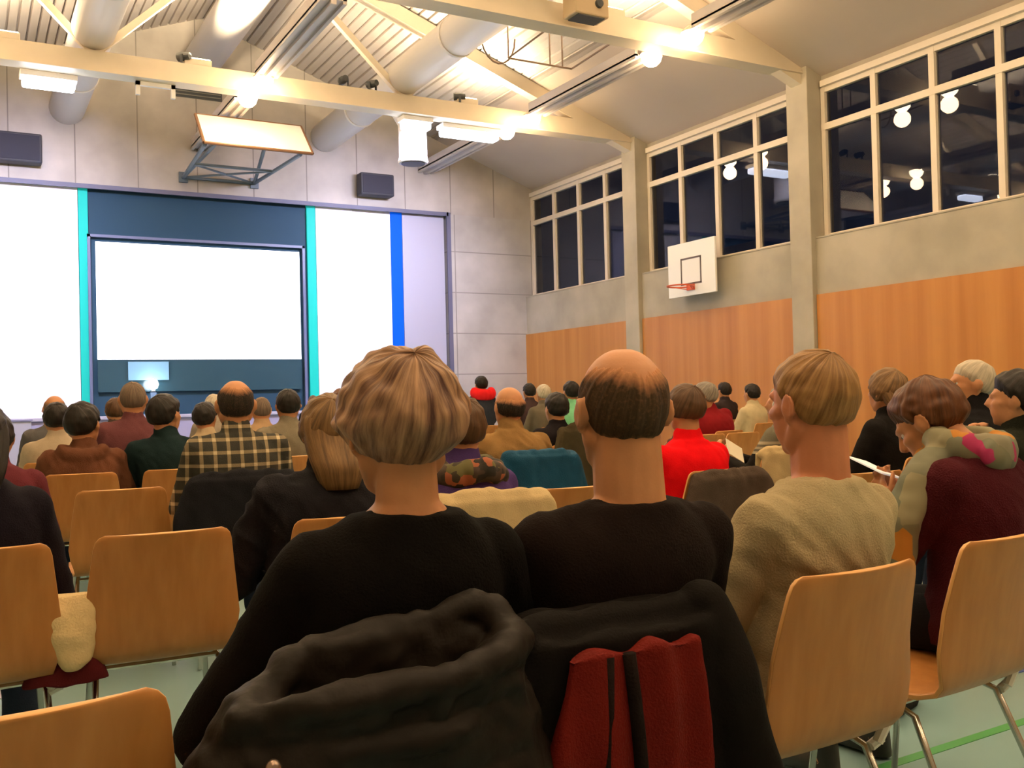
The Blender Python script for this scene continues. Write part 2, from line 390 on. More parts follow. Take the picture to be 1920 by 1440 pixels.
for i, (x, y) in enumerate(((5.45, 15.0), (5.95, 15.0), (2.95, 15.0), (7.55, 15.0))):
    t = thing('truss_spotlight', ['small dark spotlight on top of the front truss, left of the right brace', 'small dark spotlight on top of the front truss beside the right brace', 'small dark cluster spotlight on the front truss above the white bracket', 'small spotlight on the front truss above the stage wall washers'][i], 'spotlight', (x, y, 6.33), 0.4*i, 'small spotlights on the front truss')
    bm = bmesh.new(); lathe(bm, [(0.05, -0.1), (0.065, 0.0), (0.065, 0.1)], (0, 0, 0.12), 14, 'Y'); obj('spotlight_body', bm, m_dark, t)
    obj('spotlight_yoke', B((-0.08, -0.07, -0.02, 0.02, 0, 0.14), (0.07, 0.08, -0.02, 0.02, 0, 0.14), (-0.08, 0.08, -0.02, 0.02, 0, 0.015)), m_dark, t)
# hanging wire frame between the trusses, right of the middle
t = thing('hanging_frame', 'thin dark tubular frame hanging under the ribbed roof before the right lamp rail', 'frame', (0, 0, 0))
bm = bmesh.new()
tube(bm, [(7.35, 12.9, 6.42), (8.5, 12.9, 6.42)], 0.015); tube(bm, [(7.35, 12.9, 6.42), (7.35, 11.2, 6.5)], 0.015); tube(bm, [(8.5, 12.9, 6.42), (8.5, 11.2, 6.5)], 0.015)
tube(bm, [(7.35, 11.2, 6.5), (8.5, 11.2, 6.5)], 0.015)
for x in (8.1, 8.33): tube(bm, [(x, 12.9, 6.42), (x, 12.9, roof(x))], 0.012)
tube(bm, [(7.35, 12.9, 6.42), (7.35, 12.9, roof(7.35))], 0.012)
obj('frame_tubes', bm, mat('frame_brown', (0.20, 0.13, 0.09), 0.6), t)
bm = bmesh.new(); tube(bm, [(7.2+0.30*math.cos(a*math.pi/10), 12.95, 6.75+0.42*math.sin(a*math.pi/10)) for a in range(9, 21)], 0.014); obj('cable_loop', bm, MATS['frame_brown'], t)

# vent and loudspeakers on the front wall
t = thing('wall_vent', 'dark slot-shaped air vent in the concrete wall above the folded board', 'vent', (4.05, YF, 7.28))
obj('vent_recess', B((-0.5, 0.42, -0.03, 0.0, -0.15, 0.13)), m_dark, t)
bm = bmesh.new()
for k in range(4): boxm(bm, (-0.04, -0.045, -0.10+0.065*k), (0.86, 0.04, 0.012), Matrix.Rotation(0.5, 3, 'X'))
obj('vent_slats', bm, mat('vent_grey', (0.25, 0.23, 0.2), 0.5), t)
m_spk = mat('speaker_cloth', (0.018, 0.018, 0.03), 0.85, bump=0.3, bscale=300)
for px, py, wd, hd, lab in ((20, 277, 0.98, 0.52, 'wide black loudspeaker on the concrete wall at the left edge'), (704, 348, 0.74, 0.46, 'black loudspeaker on the concrete wall above the right white stage panel')):
    p = onY(px, py, YF-0.2); t = thing('loudspeaker', lab, 'loudspeaker', (p.x, YF, p.z), 0, 'wall loudspeakers')
    obj('speaker_cabinet', B((-wd/2, wd/2, -0.34, -0.06, -hd/2, hd/2)), mat('speaker_box', (0.02, 0.02, 0.028), 0.6), t, bevel=0.03)
    obj('speaker_grille', B((-wd/2+0.04, wd/2-0.04, -0.352, -0.338, -hd/2+0.04, hd/2-0.04)), m_spk, t, bevel=0.01)
    obj('wall_bracket', B((-0.06, 0.06, -0.06, -0.001, -0.12, 0.12)), m_dark, t)

# ------------------------------------------------------------------ stage
st = thing('stage_platform', 'raised pale stage platform below the white panels and projection screen', 'stage', (0, 0, 0))
obj('stage_body', B((OX0+0.01, OX1-0.05, YF-0.35, YF+2.55, 0, 1.0)), mat('stage_front', (0.30, 0.28, 0.42), 0.5), st)
obj('stage_top', B((OX0+0.01, OX1-0.05, YF-0.4, YF+2.55, 1.0, 1.06)), mat('stage_edge', (0.38, 0.36, 0.46), 0.4), st, bevel=0.01)
PY = YF+0.12
sw_t = thing('stage_cladding', 'tall white and lavender panelled wall closing the stage on both sides of the screen', 'stage wall', (0, 0, 0))
def panel(x0, x1, m, lab, name='stage_panel', z0=1.06, z1=OZ, y=PY, cat='panel', grp='tall stage panels'):
    if name == 'stage_panel': return obj(name, B((x0, x1, y, y+0.06, z0, z1)), m, sw_t, bevel=0.004, label=lab)
    return tag(obj(name, B((x0, x1, y, y+0.06, z0, z1)), m, bevel=0.004), lab, cat, grp)
panel(OX0+0.02, 1.86, m_white, 'broad white panel beside the left teal strip')
m_teal = mat('teal_strip', (0.01, 0.34, 0.30), 0.5, emis=(0.02, 0.60, 0.50), estr=0.3, spec=0.1)
m_blue = mat('blue_strip', (0.0, 0.05, 0.40), 0.6, spec=0.1, emis=(0.0, 0.14, 1.0), estr=0.45)
panel(1.87, 2.03, m_teal, 'narrow glowing teal light strip left of the dark stage back', 'light_strip', cat='light strip', grp='coloured vertical light strips')
panel(6.16, 6.34, m_teal, 'narrow glowing teal light strip right of the projection screen', 'light_strip', cat='light strip', grp='coloured vertical light strips')
panel(6.35, 7.15, m_white, 'white stage panel right of the screen, next to the teal strip')
panel(7.16, 8.0, m_white, 'white stage panel left of the blue strip', y=PY+0.02)
panel(8.0, 8.26, m_blue, 'narrow glowing blue light strip on the right stage panels', 'light_strip', z0=2.25, y=PY-0.005, cat='light strip', grp='coloured vertical light strips')
panel(8.0, 8.26, m_white, 'short white panel piece below the blue light strip', z1=2.24, y=PY-0.005)
panel(8.27, OX1-0.05, m_lav, 'pale lavender stage panel between blue strip and concrete', y=PY)
m_navy = mat('navy_board', (0.018, 0.050, 0.085), 0.6, spec=0.15)
bk = tag(obj('stage_backdrop', B((2.04, 6.15, PY+0.05, PY+0.1, 1.06, OZ)), m_navy), 'dark blue stage backdrop behind and around the projection screen', 'backdrop')
# screen frame and screen
a = onY(180, 451, YF); b = onY(568, 673, YF)
sx0, sx1, sz1, sz0 = a.x, b.x, a.z, b.z
t = thing('projection_screen', 'bright white projection screen in a dark frame on the stage', 'projection screen', (0, PY-0.02, 0))
m_screen = mat('screen_light', (0.9, 0.9, 0.9), 0.6, emis=(0.93, 0.97, 1.0), estr=1.8)
obj('screen_surface', B((sx0, sx1, 0, 0.02, sz0, sz1)), m_screen, t)
m_fr = mat('screen_frame', (0.10, 0.12, 0.22), 0.4)
obj('screen_frame', B((sx0-0.14, sx0-0.09, -0.03, 0.03, 1.06, sz1+0.13), (sx1+0.06, sx1+0.11, -0.03, 0.03, 1.06, sz1+0.13), (sx0-0.14, sx1+0.11, -0.03, 0.03, sz1+0.08, sz1+0.13)), m_fr, t)
obj('screen_logo', B((sx1-0.42, sx1-0.06, -0.003, 0.0, sz1-0.24, sz1-0.20)), mat('logo_green', (0.5, 0.85, 0.75), 0.6, emis=(0.35, 0.85, 0.66), estr=0.9), t, label='pale green mark in the screen corner')
bm = B((sx0, sx1, 0.0, 0.03, 1.5, sz0-0.02)); obj('lower_board', bm, mat('lower_board', (0.022, 0.062, 0.085), 0.18), t)
# lectern with lamp
p = onY(285, 742, YF+0.0)
t = thing('lectern', 'slim grey lectern on the stage below the screen carrying a bright lamp', 'lectern', (p.x, YF-0.15, 1.06))
obj('lectern_post', B((-0.05, 0.05, -0.04, 0.04, 0.02, 0.42)), mat('lectern_blue', (0.16, 0.26, 0.42), 0.4), t)
obj('lectern_base', B((-0.2, 0.2, -0.12, 0.12, 0, 0.02)), MATS['lectern_blue'], t)
t = thing('stage_lamp', 'small dazzling white lamp standing on the lectern', 'lamp', (p.x, YF-0.15, 1.48))
bm = bmesh.new(); lathe(bm, [(0.03, 0), (0.05, 0.02), (0.02, 0.05)], n=12); obj('lamp_foot', bm, m_dark, t)
bm = bmesh.new(); lathe(bm, [(0.02, 0.05), (0.075, 0.08), (0.10, 0.15), (0.075, 0.22), (0.02, 0.25)], n=18); obj('lamp_bulb', bm, mat('stage_lamp_glow', (1, 1, 1), 0.4, emis=(0.9, 0.96, 1), estr=25), t, smooth=True)
p0 = onY(241, 678, YF); p1 = onY(318, 712, YF)
tag(obj('pale_board', B((p0.x, p1.x, PY-0.06, PY-0.025, p1.z, p0.z)), mat('pale_blue_board', (0.18, 0.36, 0.50), 0.4)), 'pale blue board on the dark panel below the screen, behind the lamp', 'board')
p = onY(30, 850, YF-0.9)
t = thing('stage_box', 'low lavender cabinet standing before the stage at the left edge', 'cabinet', (p.x-0.05, YF-0.75, 0))
obj('cabinet_body', B((-0.5, 0.28, -0.3, 0.3, 0, 1.02)), m_lav, t, bevel=0.01); obj('cabinet_top', B((-0.52, 0.30, -0.32, 0.32, 1.02, 1.05)), mat('cabinet_dark', (0.2, 0.19, 0.3), 0.5), t)

# ------------------------------------------------------------------ basketball boards
m_board = mat('board_white', (0.88, 0.88, 0.88), 0.45); m_rim = mat('rim_orange', (0.62, 0.10, 0.035), 0.4); m_line = mat('board_line', (0.10, 0.07, 0.06), 0.5)
t = thing('basketball_hoop', 'small white basketball board with orange rim on the right wall', 'basketball hoop', (XR-0.1, 13.05, 2.95), 0)
obj('backboard', B((-0.2, -0.16, -0.62, 0.62, 0.0-0.05, 0.88)), m_board, t, bevel=0.005)
obj('target_square', B((-0.205, -0.2, -0.27, 0.27, 0.14, 0.17), (-0.205, -0.2, -0.27, 0.27, 0.58, 0.61), (-0.205, -0.2, -0.27, -0.24, 0.14, 0.61), (-0.205, -0.2, 0.24, 0.27, 0.14, 0.61)), m_line, t)
bm = bmesh.new(); tube(bm, [(-0.44+0.225*math.cos(k*math.pi/12), 0.225*math.sin(k*math.pi/12), 0.10) for k in range(25)], 0.014); box(bm, -0.235, -0.2, -0.09, 0.09, 0.04, 0.14); tube(bm, [(-0.22, 0.05, 0.05), (-0.40, 0.2, 0.095)], 0.008); tube(bm, [(-0.22, -0.05, 0.05), (-0.40, -0.2, 0.095)], 0.008)
obj('rim', bm, m_rim, t)
for z in (0.1, 0.7):
    for y in (-0.3, 0.3):
        bm = bmesh.new(); tube(bm, [(-0.17, y, z), (0.1, y, z)], 0.02); obj('wall_bracket', bm, m_dark, t)
# folded main board above the stage
nl = onY(383, 265, 16.0); nr = onY(580, 291, 16.0)
fl = onY(370, 219, 16.55); fr_ = onY(561, 241, 16.55)
t = thing('folding_basketball_hoop', 'large white basketball board folded up high on a dark steel frame above the stage', 'basketball hoop', (0, 0, 0))
cz = [Vector((nl.x, 16.0, nl.z)), Vector((nl.x+1.8, 16.0, nl.z)), Vector((nl.x+1.8, 16.62, nl.z+0.62)), Vector((nl.x, 16.62, nl.z+0.62))]
nrm = (cz[1]-cz[0]).cross(cz[3]-cz[0]).normalized()
bm = bmesh.new()
v = [bm.verts.new(q) for q in cz] + [bm.verts.new(q - nrm*0.04) for q in cz]
for f in ((0, 1, 2, 3), (7, 6, 5, 4), (0, 4, 5, 1), (1, 5, 6, 2), (2, 6, 7, 3), (3, 7, 4, 0)): bm.faces.new([v[i] for i in f])
obj('backboard', bm, m_board, t)
bm = bmesh.new()
for i in range(4): tube(bm, [cz[i]-nrm*0.02, cz[(i+1) % 4]-nrm*0.02], 0.028, 8)
obj('board_edge', bm, mat('edge_brown', (0.16, 0.08, 0.04), 0.5), t)
bm = bmesh.new()
w0, w1 = onY(343, 333, YF), onY(462, 350, YF)
A0, A1 = Vector((w0.x, YF-0.03, w0.z)), Vector((w1.x+0.15, YF-0.03, w0.z))
B0, B1 = Vector((nl.x+0.05, 16.2, nl.z+0.0)), Vector((nl.x+1.65, 16.2, nl.z+0.0))
for a_, b_ in ((A0, B0), (A1, B1), (A0, B0+Vector((0.45, 0.4, 0.35))), (A1, B1+Vector((-0.45, 0.4, 0.35)))): tube(bm, [a_, b_], 0.035, 8)
for f in (0.0, 0.45): tube(bm, [A0.lerp(B0, f), A1.lerp(B1, f)], 0.03, 8)
tube(bm, [A0.lerp(B0, 0.45), A1.lerp(B1, 0.0)], 0.022, 8); tube(bm, [A1.lerp(B1, 0.45), A0], 0.022, 8)
for a_ in (A0, A1): box(bm, a_.x-0.08, a_.x+0.08, YF-0.05, YF, a_.z-0.1, a_.z+0.1)
obj('support_frame', bm, mat('frame_slate', (0.09, 0.12, 0.15), 0.5), t)

# ================================================================== chairs
def plywood():
    m = mat('plywood', (0.46, 0.20, 0.055), 0.38, spec=0.35); nt = m.node_tree; b = nt.nodes['Principled BSDF']
    tc = nt.nodes.new('ShaderNodeTexCoord'); mp = nt.nodes.new('ShaderNodeMapping'); mp.inputs['Scale'].default_value = (14, 14, 0.8)
    n = nt.nodes.new('ShaderNodeTexNoise'); n.inputs['Scale'].default_value = 2.0; n.inputs['Detail'].default_value = 6
    r = nt.nodes.new('ShaderNodeValToRGB'); e = r.color_ramp.elements
    e[0].position = 0.3; e[0].color = (0.40, 0.165, 0.042, 1); e[1].position = 0.75; e[1].color = (0.50, 0.225, 0.066, 1)
    nt.links.new(tc.outputs['Object'], mp.inputs[0]); nt.links.new(mp.outputs[0], n.inputs['Vector']); nt.links.new(n.outputs['Fac'], r.inputs[0]); nt.links.new(r.outputs[0], b.inputs['Base Color'])
    return m
m_ply = plywood(); m_plyedge = mat('plywood_edge', (0.78, 0.42, 0.15), 0.4)
m_chrome = mat('chrome', (0.62, 0.60, 0.56), 0.22, metal=1.0); m_link = mat('link_plastic', (0.72, 0.68, 0.60), 0.4)
PROF = [(.225, .425, .17), (.215, .44, .19), (.19, .448, .205), (.08, .44, .21), (-.05, .432, .212), (-.12, .436, .205), (-.165, .450, .198), (-.188, .478, .204), (-.20, .515, .216), (-.212, .565, .223),
        (-.230, .66, .212), (-.248, .74, .202), (-.262, .795, .195), (-.267, .815, .189), (-.270, .826, .179), (-.272, .832, .163)]
def make_chair():
    t = thing('stacking_chair', 'x', 'chair', (0, 0, 0), 0, 'plywood chairs in rows')
    bm = bmesh.new(); nx = 12; rows = []
    for (y, z, hw) in PROF:
        row = []
        for i in range(nx+1):
            f = -1 + 2*i/nx; k = min(1, max(0, (z-.46)/.15)); row.append(bm.verts.new((hw*f, y + k*.028*f*f, z - (0.0 if k > 0 else -.004*f*f))))
        rows.append(row)
    for a, b in zip(rows, rows[1:]):
        for i in range(nx): bm.faces.new((a[i], a[i+1], b[i+1], b[i]))
    for f in bm.faces: f.material_index = 0
    n0 = len(bm.faces)
    me = bpy.data.meshes.new('plywood_shell'); bm.to_mesh(me); bm.free()
    o = objm('plywood_shell', me, [m_ply, m_plyedge], t, smooth=True)
    s = o.modifiers.new('sol', 'SOLIDIFY'); s.thickness = 0.013; s.offset = 0; s.material_offset_rim = 1
    bv = o.modifiers.new('bev', 'BEVEL'); bv.width = 0.003; bv.segments = 2; bv.limit_method = 'ANGLE'; bv.angle_limit = R(50)
    for sx in (1, -1):
        b = bmesh.new(); tube(b, [(.165*sx, .17, .425), (.178*sx, .185, .40), (.20*sx, .235, 0.005)], 0.0095, 10); obj('front_leg', b, m_chrome, t, smooth=True)
        b = bmesh.new(); tube(b, [(.165*sx, .12, .425), (.176*sx, -.02, .41), (.185*sx, -.10, .385), (.21*sx, -.27, 0.005)], 0.0095, 10); obj('rear_leg', b, m_chrome, t, smooth=True)
    b = bmesh.new(); tube(b, [(-.17, .14, .418), (.17, .14, .418)], 0.008, 8); obj('crossbar', b, m_chrome, t)
    b = bmesh.new(); tube(b, [(-.178, -.05, .405), (.178, -.05, .405)], 0.008, 8); obj('crossbar', b, m_chrome, t)
    b = bmesh.new(); tube(b, [(.19, -.13, .40), (.215, -.135, .44), (.222, -.14, .47)], [.012, .013, .011], 8); tube(b, [(.19, -.11, .385), (.222, -.115, .40)], .012, 8)
    obj('row_connector', b, m_link, t)
    return t
chair_proto = make_chair(); chair_used = [False]
def chair(x, y, rz, label, group='plywood chairs in rows'):
    if not chair_used[0]:
        chair_used[0] = True; o = chair_proto; o.location = (x, y, 0); o.rotation_euler = (0, 0, rz); o['label'] = label; o['group'] = group; return o
    return dup(chair_proto, (x, y, 0), rz, label, group)

# ================================================================== bodies
def remesh(bm, vs, smooth=4, disp=None, sfac=0.5):
    me = bpy.data.meshes.new('tmp'); bmesh.ops.recalc_face_normals(bm, faces=bm.faces[:]); bm.to_mesh(me); bm.free()
    o = bpy.data.objects.new('tmp', me); C.objects.link(o)
    r = o.modifiers.new('r', 'REMESH'); r.mode = 'VOXEL'; r.voxel_size = vs; r.use_smooth_shade = True
    if smooth:
        s = o.modifiers.new('s', 'SMOOTH'); s.factor = sfac; s.iterations = smooth
    dg = bpy.context.evaluated_depsgraph_get(); dg.update()
    out = bpy.data.meshes.new_from_object(o.evaluated_get(dg), depsgraph=dg)
    bpy.data.objects.remove(o); bpy.data.meshes.remove(me)
    if disp:
        out.update(); ns = [v.normal.copy() for v in out.vertices]
        for v, nn in zip(out.vertices, ns): v.co = v.co + nn*disp(v.co, nn)
    out.polygons.foreach_set('use_smooth', [True]*len(out.polygons)); out.update()
    return out
def ball(bm, c, r, M=None, nu=16, nv=10):
    r = (r, r, r) if not isinstance(r, (tuple, list, Vector)) else r; rings = []
    for j in range(1, nv):
        th = math.pi*j/nv; ring = []
        for i in range(nu):
            a = 2*math.pi*i/nu; p = Vector((r[0]*math.sin(th)*math.cos(a), r[1]*math.sin(th)*math.sin(a), -r[2]*math.cos(th)))
            if M is not None: p = M @ p
            ring.append(p+Vector(c))
        rings.append(ring)
    loft(bm, rings)
def cap(bm, a, b, ra, rb, n=14):       # tapered capsule
    a, b = Vector(a), Vector(b); d, s, t = frame_of(b-a); rings = []
    for k in (-80, -55, -28): rings.append((a + d*(ra*math.sin(R(k))), ra*math.cos(R(k))))
    rings += [(a, ra), (b, rb)]
    for k in (28, 55, 80): rings.append((b + d*(rb*math.sin(R(k))), rb*math.cos(R(k))))
    loft(bm, [[p + (s*math.cos(2*math.pi*i/n)+t*math.sin(2*math.pi*i/n))*r for i in range(n)] for p, r in rings])
def chain(bm, pts, rs):
    for i in range(len(pts)-1): cap(bm, pts[i], pts[i+1], rs[i], rs[i+1])
def sring(cx, cy, z, hw, hd, e=2.4, n=28, tilt=0.0):
    out = []
    for i in range(n):
        a = 2*math.pi*i/n; c, s = math.cos(a), math.sin(a)
        x = hw*math.copysign(abs(c)**(2/e), c); y = hd*math.copysign(abs(s)**(2/e), s)
        out.append(Vector((cx+x, cy+y, z + tilt*y)))
    return out

# head surface, in the head's own frame: centre between the ears, +y the nose, +z the crown
ELL = [((0, -.012, .02), (.077, .098, .095)), ((0, .03, -.035), (.062, .066, .083))]
def surf(d):
    best = 0.03
    for c, r in ELL:
        o = Vector((-c[0]/r[0], -c[1]/r[1], -c[2]/r[2])); q = Vector((d.x/r[0], d.y/r[1], d.z/r[2]))
        A = q.dot(q); Bq = o.dot(q); Cc = o.dot(o)-1; D = Bq*Bq-A*Cc
        if D > 0: best = max(best, (-Bq+math.sqrt(D))/A)
    return best
def head_parts(bm, HC, M, k=1.0, ears=True, fine=True):
    def P(x, y, z): return HC + M @ (Vector((x, y, z))*k)
    def S(v): return tuple(c*k for c in v)
    for c, r in ELL: ball(bm, P(*c), S(r), M, 20, 14)
    cap(bm, P(0, .055, -.085), P(0, .068, -.09), .027*k, .022*k)              # chin
    for s in (1, -1):
        cap(bm, P(.035*s, .03, -.085), P(.056*s, -.005, -.05), .022*k, .022*k)  # jaw
        cap(bm, P(.035*s, .072, -.012), P(.05*s, .045, -.01), .018*k, .018*k)   # cheek
        cap(bm, P(.018*s, .086, .028), P(.042*s, .072, .03), .011*k, .009*k)    # brow
        if ears:
            E = Matrix.Rotation(R(-26*s), 3, 'Z') @ Matrix.Rotation(R(8), 3, 'X')
            ball(bm, P(.084*s, -.010, -.004), S((.008, .018, .028)), M @ E, 12, 8)
            ball(bm, P(.077*s, .004, -.006), S((.012, .013, .022)), M, 12, 8)
            def EP(a): return P((.089+.005*math.cos(a))*s, -.010-.017*math.cos(a), -.003+.026*math.sin(a))
            for kk in range(7): cap(bm, EP(R(135-30*kk)), EP(R(105-30*kk)), .0048*k, .0048*k, 8)
            ball(bm, P(.081*s, .001, -.031), S((.006, .009, .010)), M, 10, 6)
    cap(bm, P(0, .092, .02), P(0, .112, -.014), .009*k, .012*k)                # nose
    ball(bm, P(0, .104, -.02), S((.017, .012, .010)), M, 10, 6)
    cap(bm, P(-.018, .089, -.046), P(.018, .089, -.046), .008*k, .008*k)       # lips
    cap(bm, P(-.014, .089, -.055), P(.014, .089, -.055), .009*k, .009*k)

def hand(bm, W, d, nrm, side, curl=0.5, r=0.0088):
    d = d.normalized(); wv = d.cross(nrm).normalized()*side; n = wv.cross(d).normalized()*side   # wv: towards the thumb side
    if n.dot(nrm) < 0: n = -n
    L = [.068, .078, .073, .056]; off = [.030, .010, -.011, -.030]
    for i in range(4):
        b0 = W + wv*(off[i]*.6) + d*.012; k0 = W + wv*off[i] + d*(.092 - abs(i-1.2)*.006)
        cap(bm, b0, k0, .0145, .0115, 10)
        p = k0; a = 0.15 + curl*.35; dd = d
        for s, f in enumerate((.45, .32, .26)):
            dd = (d*math.cos(a) + n*math.sin(a)).normalized(); q = p + dd*(L[i]*f); cap(bm, p, q, r*(1.04-.1*s), r*(.95-.1*s), 8); p = q; a += curl*.75
    t0 = W + wv*.018 + d*.022; t1 = t0 + (d*.55+wv*.75+n*.2).normalized()*.042; t2 = t1 + (d*.85+wv*.35+n*.35).normalized()*.030; t3 = t2 + (d*.95+wv*.05+n*.4).normalized()*.024
    cap(bm, t0, t1, .0135, .0115, 10); cap(bm, t1, t2, .011, .010, 8); cap(bm, t2, t3, .0098, .008, 8)

def skin_mat(tone):
    return mat('skin_'+str(tone), [(0.50, 0.225, 0.105), (0.58, 0.28, 0.15), (0.52, 0.20, 0.10), (0.34, 0.15, 0.075)][tone], 0.5, bump=0.05, bscale=180, var=0.10, vscale=12, spec=0.35)
def hair_mat(name, c1, c2, rough=0.5, streak=26, fade=None):
    key = 'hair_'+name
    if key in MATS: return MATS[key]
    m = bpy.data.materials.new(key); m.use_nodes = True; nt = m.node_tree; b = nt.nodes['Principled BSDF']
    b.inputs['Roughness'].default_value = rough; b.inputs['Specular IOR Level'].default_value = 0.22
    uv = nt.nodes.new('ShaderNodeUVMap'); uv.uv_map = 'strands'; mp = nt.nodes.new('ShaderNodeMapping'); mp.inputs['Scale'].default_value = (streak, 1.3, 1)
    n = nt.nodes.new('ShaderNodeTexNoise'); n.inputs['Scale'].default_value = 1.6; n.inputs['Detail'].default_value = 7; n.inputs['Roughness'].default_value = 0.65
    r = nt.nodes.new('ShaderNodeValToRGB'); r.color_ramp.elements[0].position = 0.36; r.color_ramp.elements[1].position = 0.64
    r.color_ramp.elements[0].color = (*c1, 1); r.color_ramp.elements[1].color = (*c2, 1)
    nt.links.new(uv.outputs[0], mp.inputs[0]); nt.links.new(mp.outputs[0], n.inputs['Vector']); nt.links.new(n.outputs['Fac'], r.inputs[0])
    col = r.outputs[0]
    if fade:   # stubble thins out over the scalp near the hairline
        at = nt.nodes.new('ShaderNodeAttribute'); at.attribute_name = 'hair_cover'
        n3 = nt.nodes.new('ShaderNodeTexNoise'); n3.inputs['Scale'].default_value = 160; tc = nt.nodes.new('ShaderNodeTexCoord'); nt.links.new(tc.outputs['Object'], n3.inputs['Vector'])
        ad = nt.nodes.new('ShaderNodeMath'); ad.operation = 'MULTIPLY_ADD'; ad.inputs[1].default_value = 0.45; nt.links.new(n3.outputs['Fac'], ad.inputs[0]); nt.links.new(at.outputs['Fac'], ad.inputs[2])
        sb = nt.nodes.new('ShaderNodeMath'); sb.operation = 'SUBTRACT'; sb.use_clamp = True; sb.inputs[1].default_value = 0.22; nt.links.new(ad.outputs[0], sb.inputs[0])
        mx = nt.nodes.new('ShaderNodeMix'); mx.data_type = 'RGBA'; nt.links.new(sb.outputs[0], mx.inputs[0]); mx.inputs[6].default_value = (*fade, 1); nt.links.new(col, mx.inputs[7]); col = mx.outputs[2]
    nt.links.new(col, b.inputs['Base Color'])
    bp = nt.nodes.new('ShaderNodeBump'); bp.inputs['Strength'].default_value = 0.45; bp.inputs['Distance'].default_value = 0.006; nt.links.new(n.outputs['Fac'], bp.inputs['Height']); nt.links.new(bp.outputs[0], b.inputs['Normal'])
    MATS[key] = m; return m

def lerp_tab(tab, x):
    if x <= tab[0][0]: return tab[0][1]
    for (a, fa), (b, fb) in zip(tab, tab[1:]):
        if x <= b: return fa + (fb-fa)*(x-a)/(b-a)
    return tab[-1][1]
ZMIN = {'short': [(-1, -.68), (-.5, -.70), (-.28, -.50), (-.12, -.02), (.02, .12), (.12, -.10), (.22, .12), (.45, .42), (.75, .56), (1, .58)],
        'ring': [(-1, -.68), (-.5, -.70), (-.28, -.50), (-.12, -.02), (.02, .12), (.12, -.12), (.22, .12), (.45, .40), (1, .9)],
        'bob': [(-1, -.62), (-.4, -.66), (-.1, -.74), (.15, -.72), (.3, -.5), (.42, .2), (.7, .42), (1, .46)]}
def hair_mesh(HC, M, k, style, T=0.018, seed=1, nu=72, nv=44, rough=0.003, wave=10, wide=1.0, bald=None, crownx=0.0):
    """Shell of hair over the skull; strands run out from the crown whorl."""
    cr = Vector((crownx, -.55, .83)).normalized(); ax = cr.orthogonal().normalized(); ay = cr.cross(ax)
    tab = ZMIN['ring' if style in ('ring',) else ('bob' if style in ('bob', 'long', 'puff') else 'short')]
    bm = bmesh.new(); uvl = bm.loops.layers.uv.new('strands'); dl = bm.verts.layers.float.new('hair_cover'); grid = []
    for j in range(nv+1):
        al = math.pi*(0.0+j/nv)*0.94 + 0.001; row = []
        for i in range(nu):
            be = 2*math.pi*i/nu
            d = (cr*math.cos(al) + (ax*math.cos(be)+ay*math.sin(be))*math.sin(al)).normalized()
            m_ = d.z - lerp_tab(tab, d.y)
            if style == 'ring' and bald:
                m_ = min(m_, (bald[0] + bald[1]*abs(d.x) - d.z - bald[2]*max(0, d.y))*.7)
            if style in ('puff',): m_ = d.z - lerp_tab([(-1, -.66), (-.4, -.68), (0, -.60), (.2, -.45), (.35, -.1), (.5, .3), (1, .45)], d.y)
            m_ += .07*noise.noise(Vector((math.cos(be)*9+seed, math.sin(be)*9, 0)))
            f = max(0.0, min(1.0, m_/(0.62 if style == 'puff' else (0.4 if style == 'short' else 0.22)))); f = f*(2-f) if style == 'puff' else f*f*(3-2*f)
            nz = noise.noise(Vector((math.cos(be)*wave*.5+seed*7, math.sin(be)*wave*.5, al*1.2)))
            nz2 = noise.noise(Vector((d.x*4+seed, d.y*4, d.z*4)))
            th = T*f*(1+.35*nz2) + rough*nz*f
            base = surf(d)
            if style in ('bob', 'long', 'puff'):
                side = max(0, 1-abs(d.z-.0)/.8); th += T*.55*f*side*wide
            if style == 'puff': th *= max(0, min(1, (d.z+.74)/.9))**.7
            if m_ <= 0: th = -0.004
            p = d*((base+th))
            v = bm.verts.new(HC + M @ (p*k)); v[dl] = max(0, min(1, m_/(0.22 if style == 'ring' else 0.12)))
            row.append((v, m_))
        grid.append(row)
    for j in range(nv):
        for i in range(nu):
            i2 = (i+1) % nu; q = (grid[j][i], grid[j][i2], grid[j+1][i2], grid[j+1][i])
            if max(x[1] for x in q) <= 0: continue
            f = bm.faces.new([x[0] for x in q]); f.smooth = True
            uu = (i/nu, (i+1)/nu, (i+1)/nu, i/nu); vv = (j/nv, j/nv, (j+1)/nv, (j+1)/nv)
            for l, u_, v_ in zip(f.loops, uu, vv): l[uvl].uv = (u_, v_)
    if style in ('long', 'tail'):
        pass
    bmesh.ops.delete(bm, geom=[v for v in bm.verts if not v.link_faces], context='VERTS')
    bmesh.ops.remove_doubles(bm, verts=bm.verts[:], dist=1e-5)
    return bm, uvl
def curtain(bm, uvl, pts, n=40, seed=0, strand=.006):   # hanging lock of hair: list of (centre, hw, hd)
    rings = []
    for j, (c, hw, hd) in enumerate(pts):
        ring = []
        for i in range(n):
            a = 2*math.pi*i/n; q = 1 + .12*noise.noise(Vector((math.cos(a)*5+seed, math.sin(a)*5, j*.25)))
            ring.append(bm.verts.new(Vector(c) + Vector((hw*math.cos(a)*q, hd*math.sin(a)*q, 0))))
        rings.append(ring)
    for j, (a, b) in enumerate(zip(rings, rings[1:])):
        for k in range(n):
            f = bm.faces.new((a[k], a[(k+1) % n], b[(k+1) % n], b[k])); f.smooth = True
            for l, u_, v_ in zip(f.loops, (k/n, (k+1)/n, (k+1)/n, k/n), (j/len(rings), j/len(rings), (j+1)/len(rings), (j+1)/len(rings))): l[uvl].uv = (u_, v_)
    bm.faces.new(rings[0][::-1]); bm.faces.new(rings[-1])

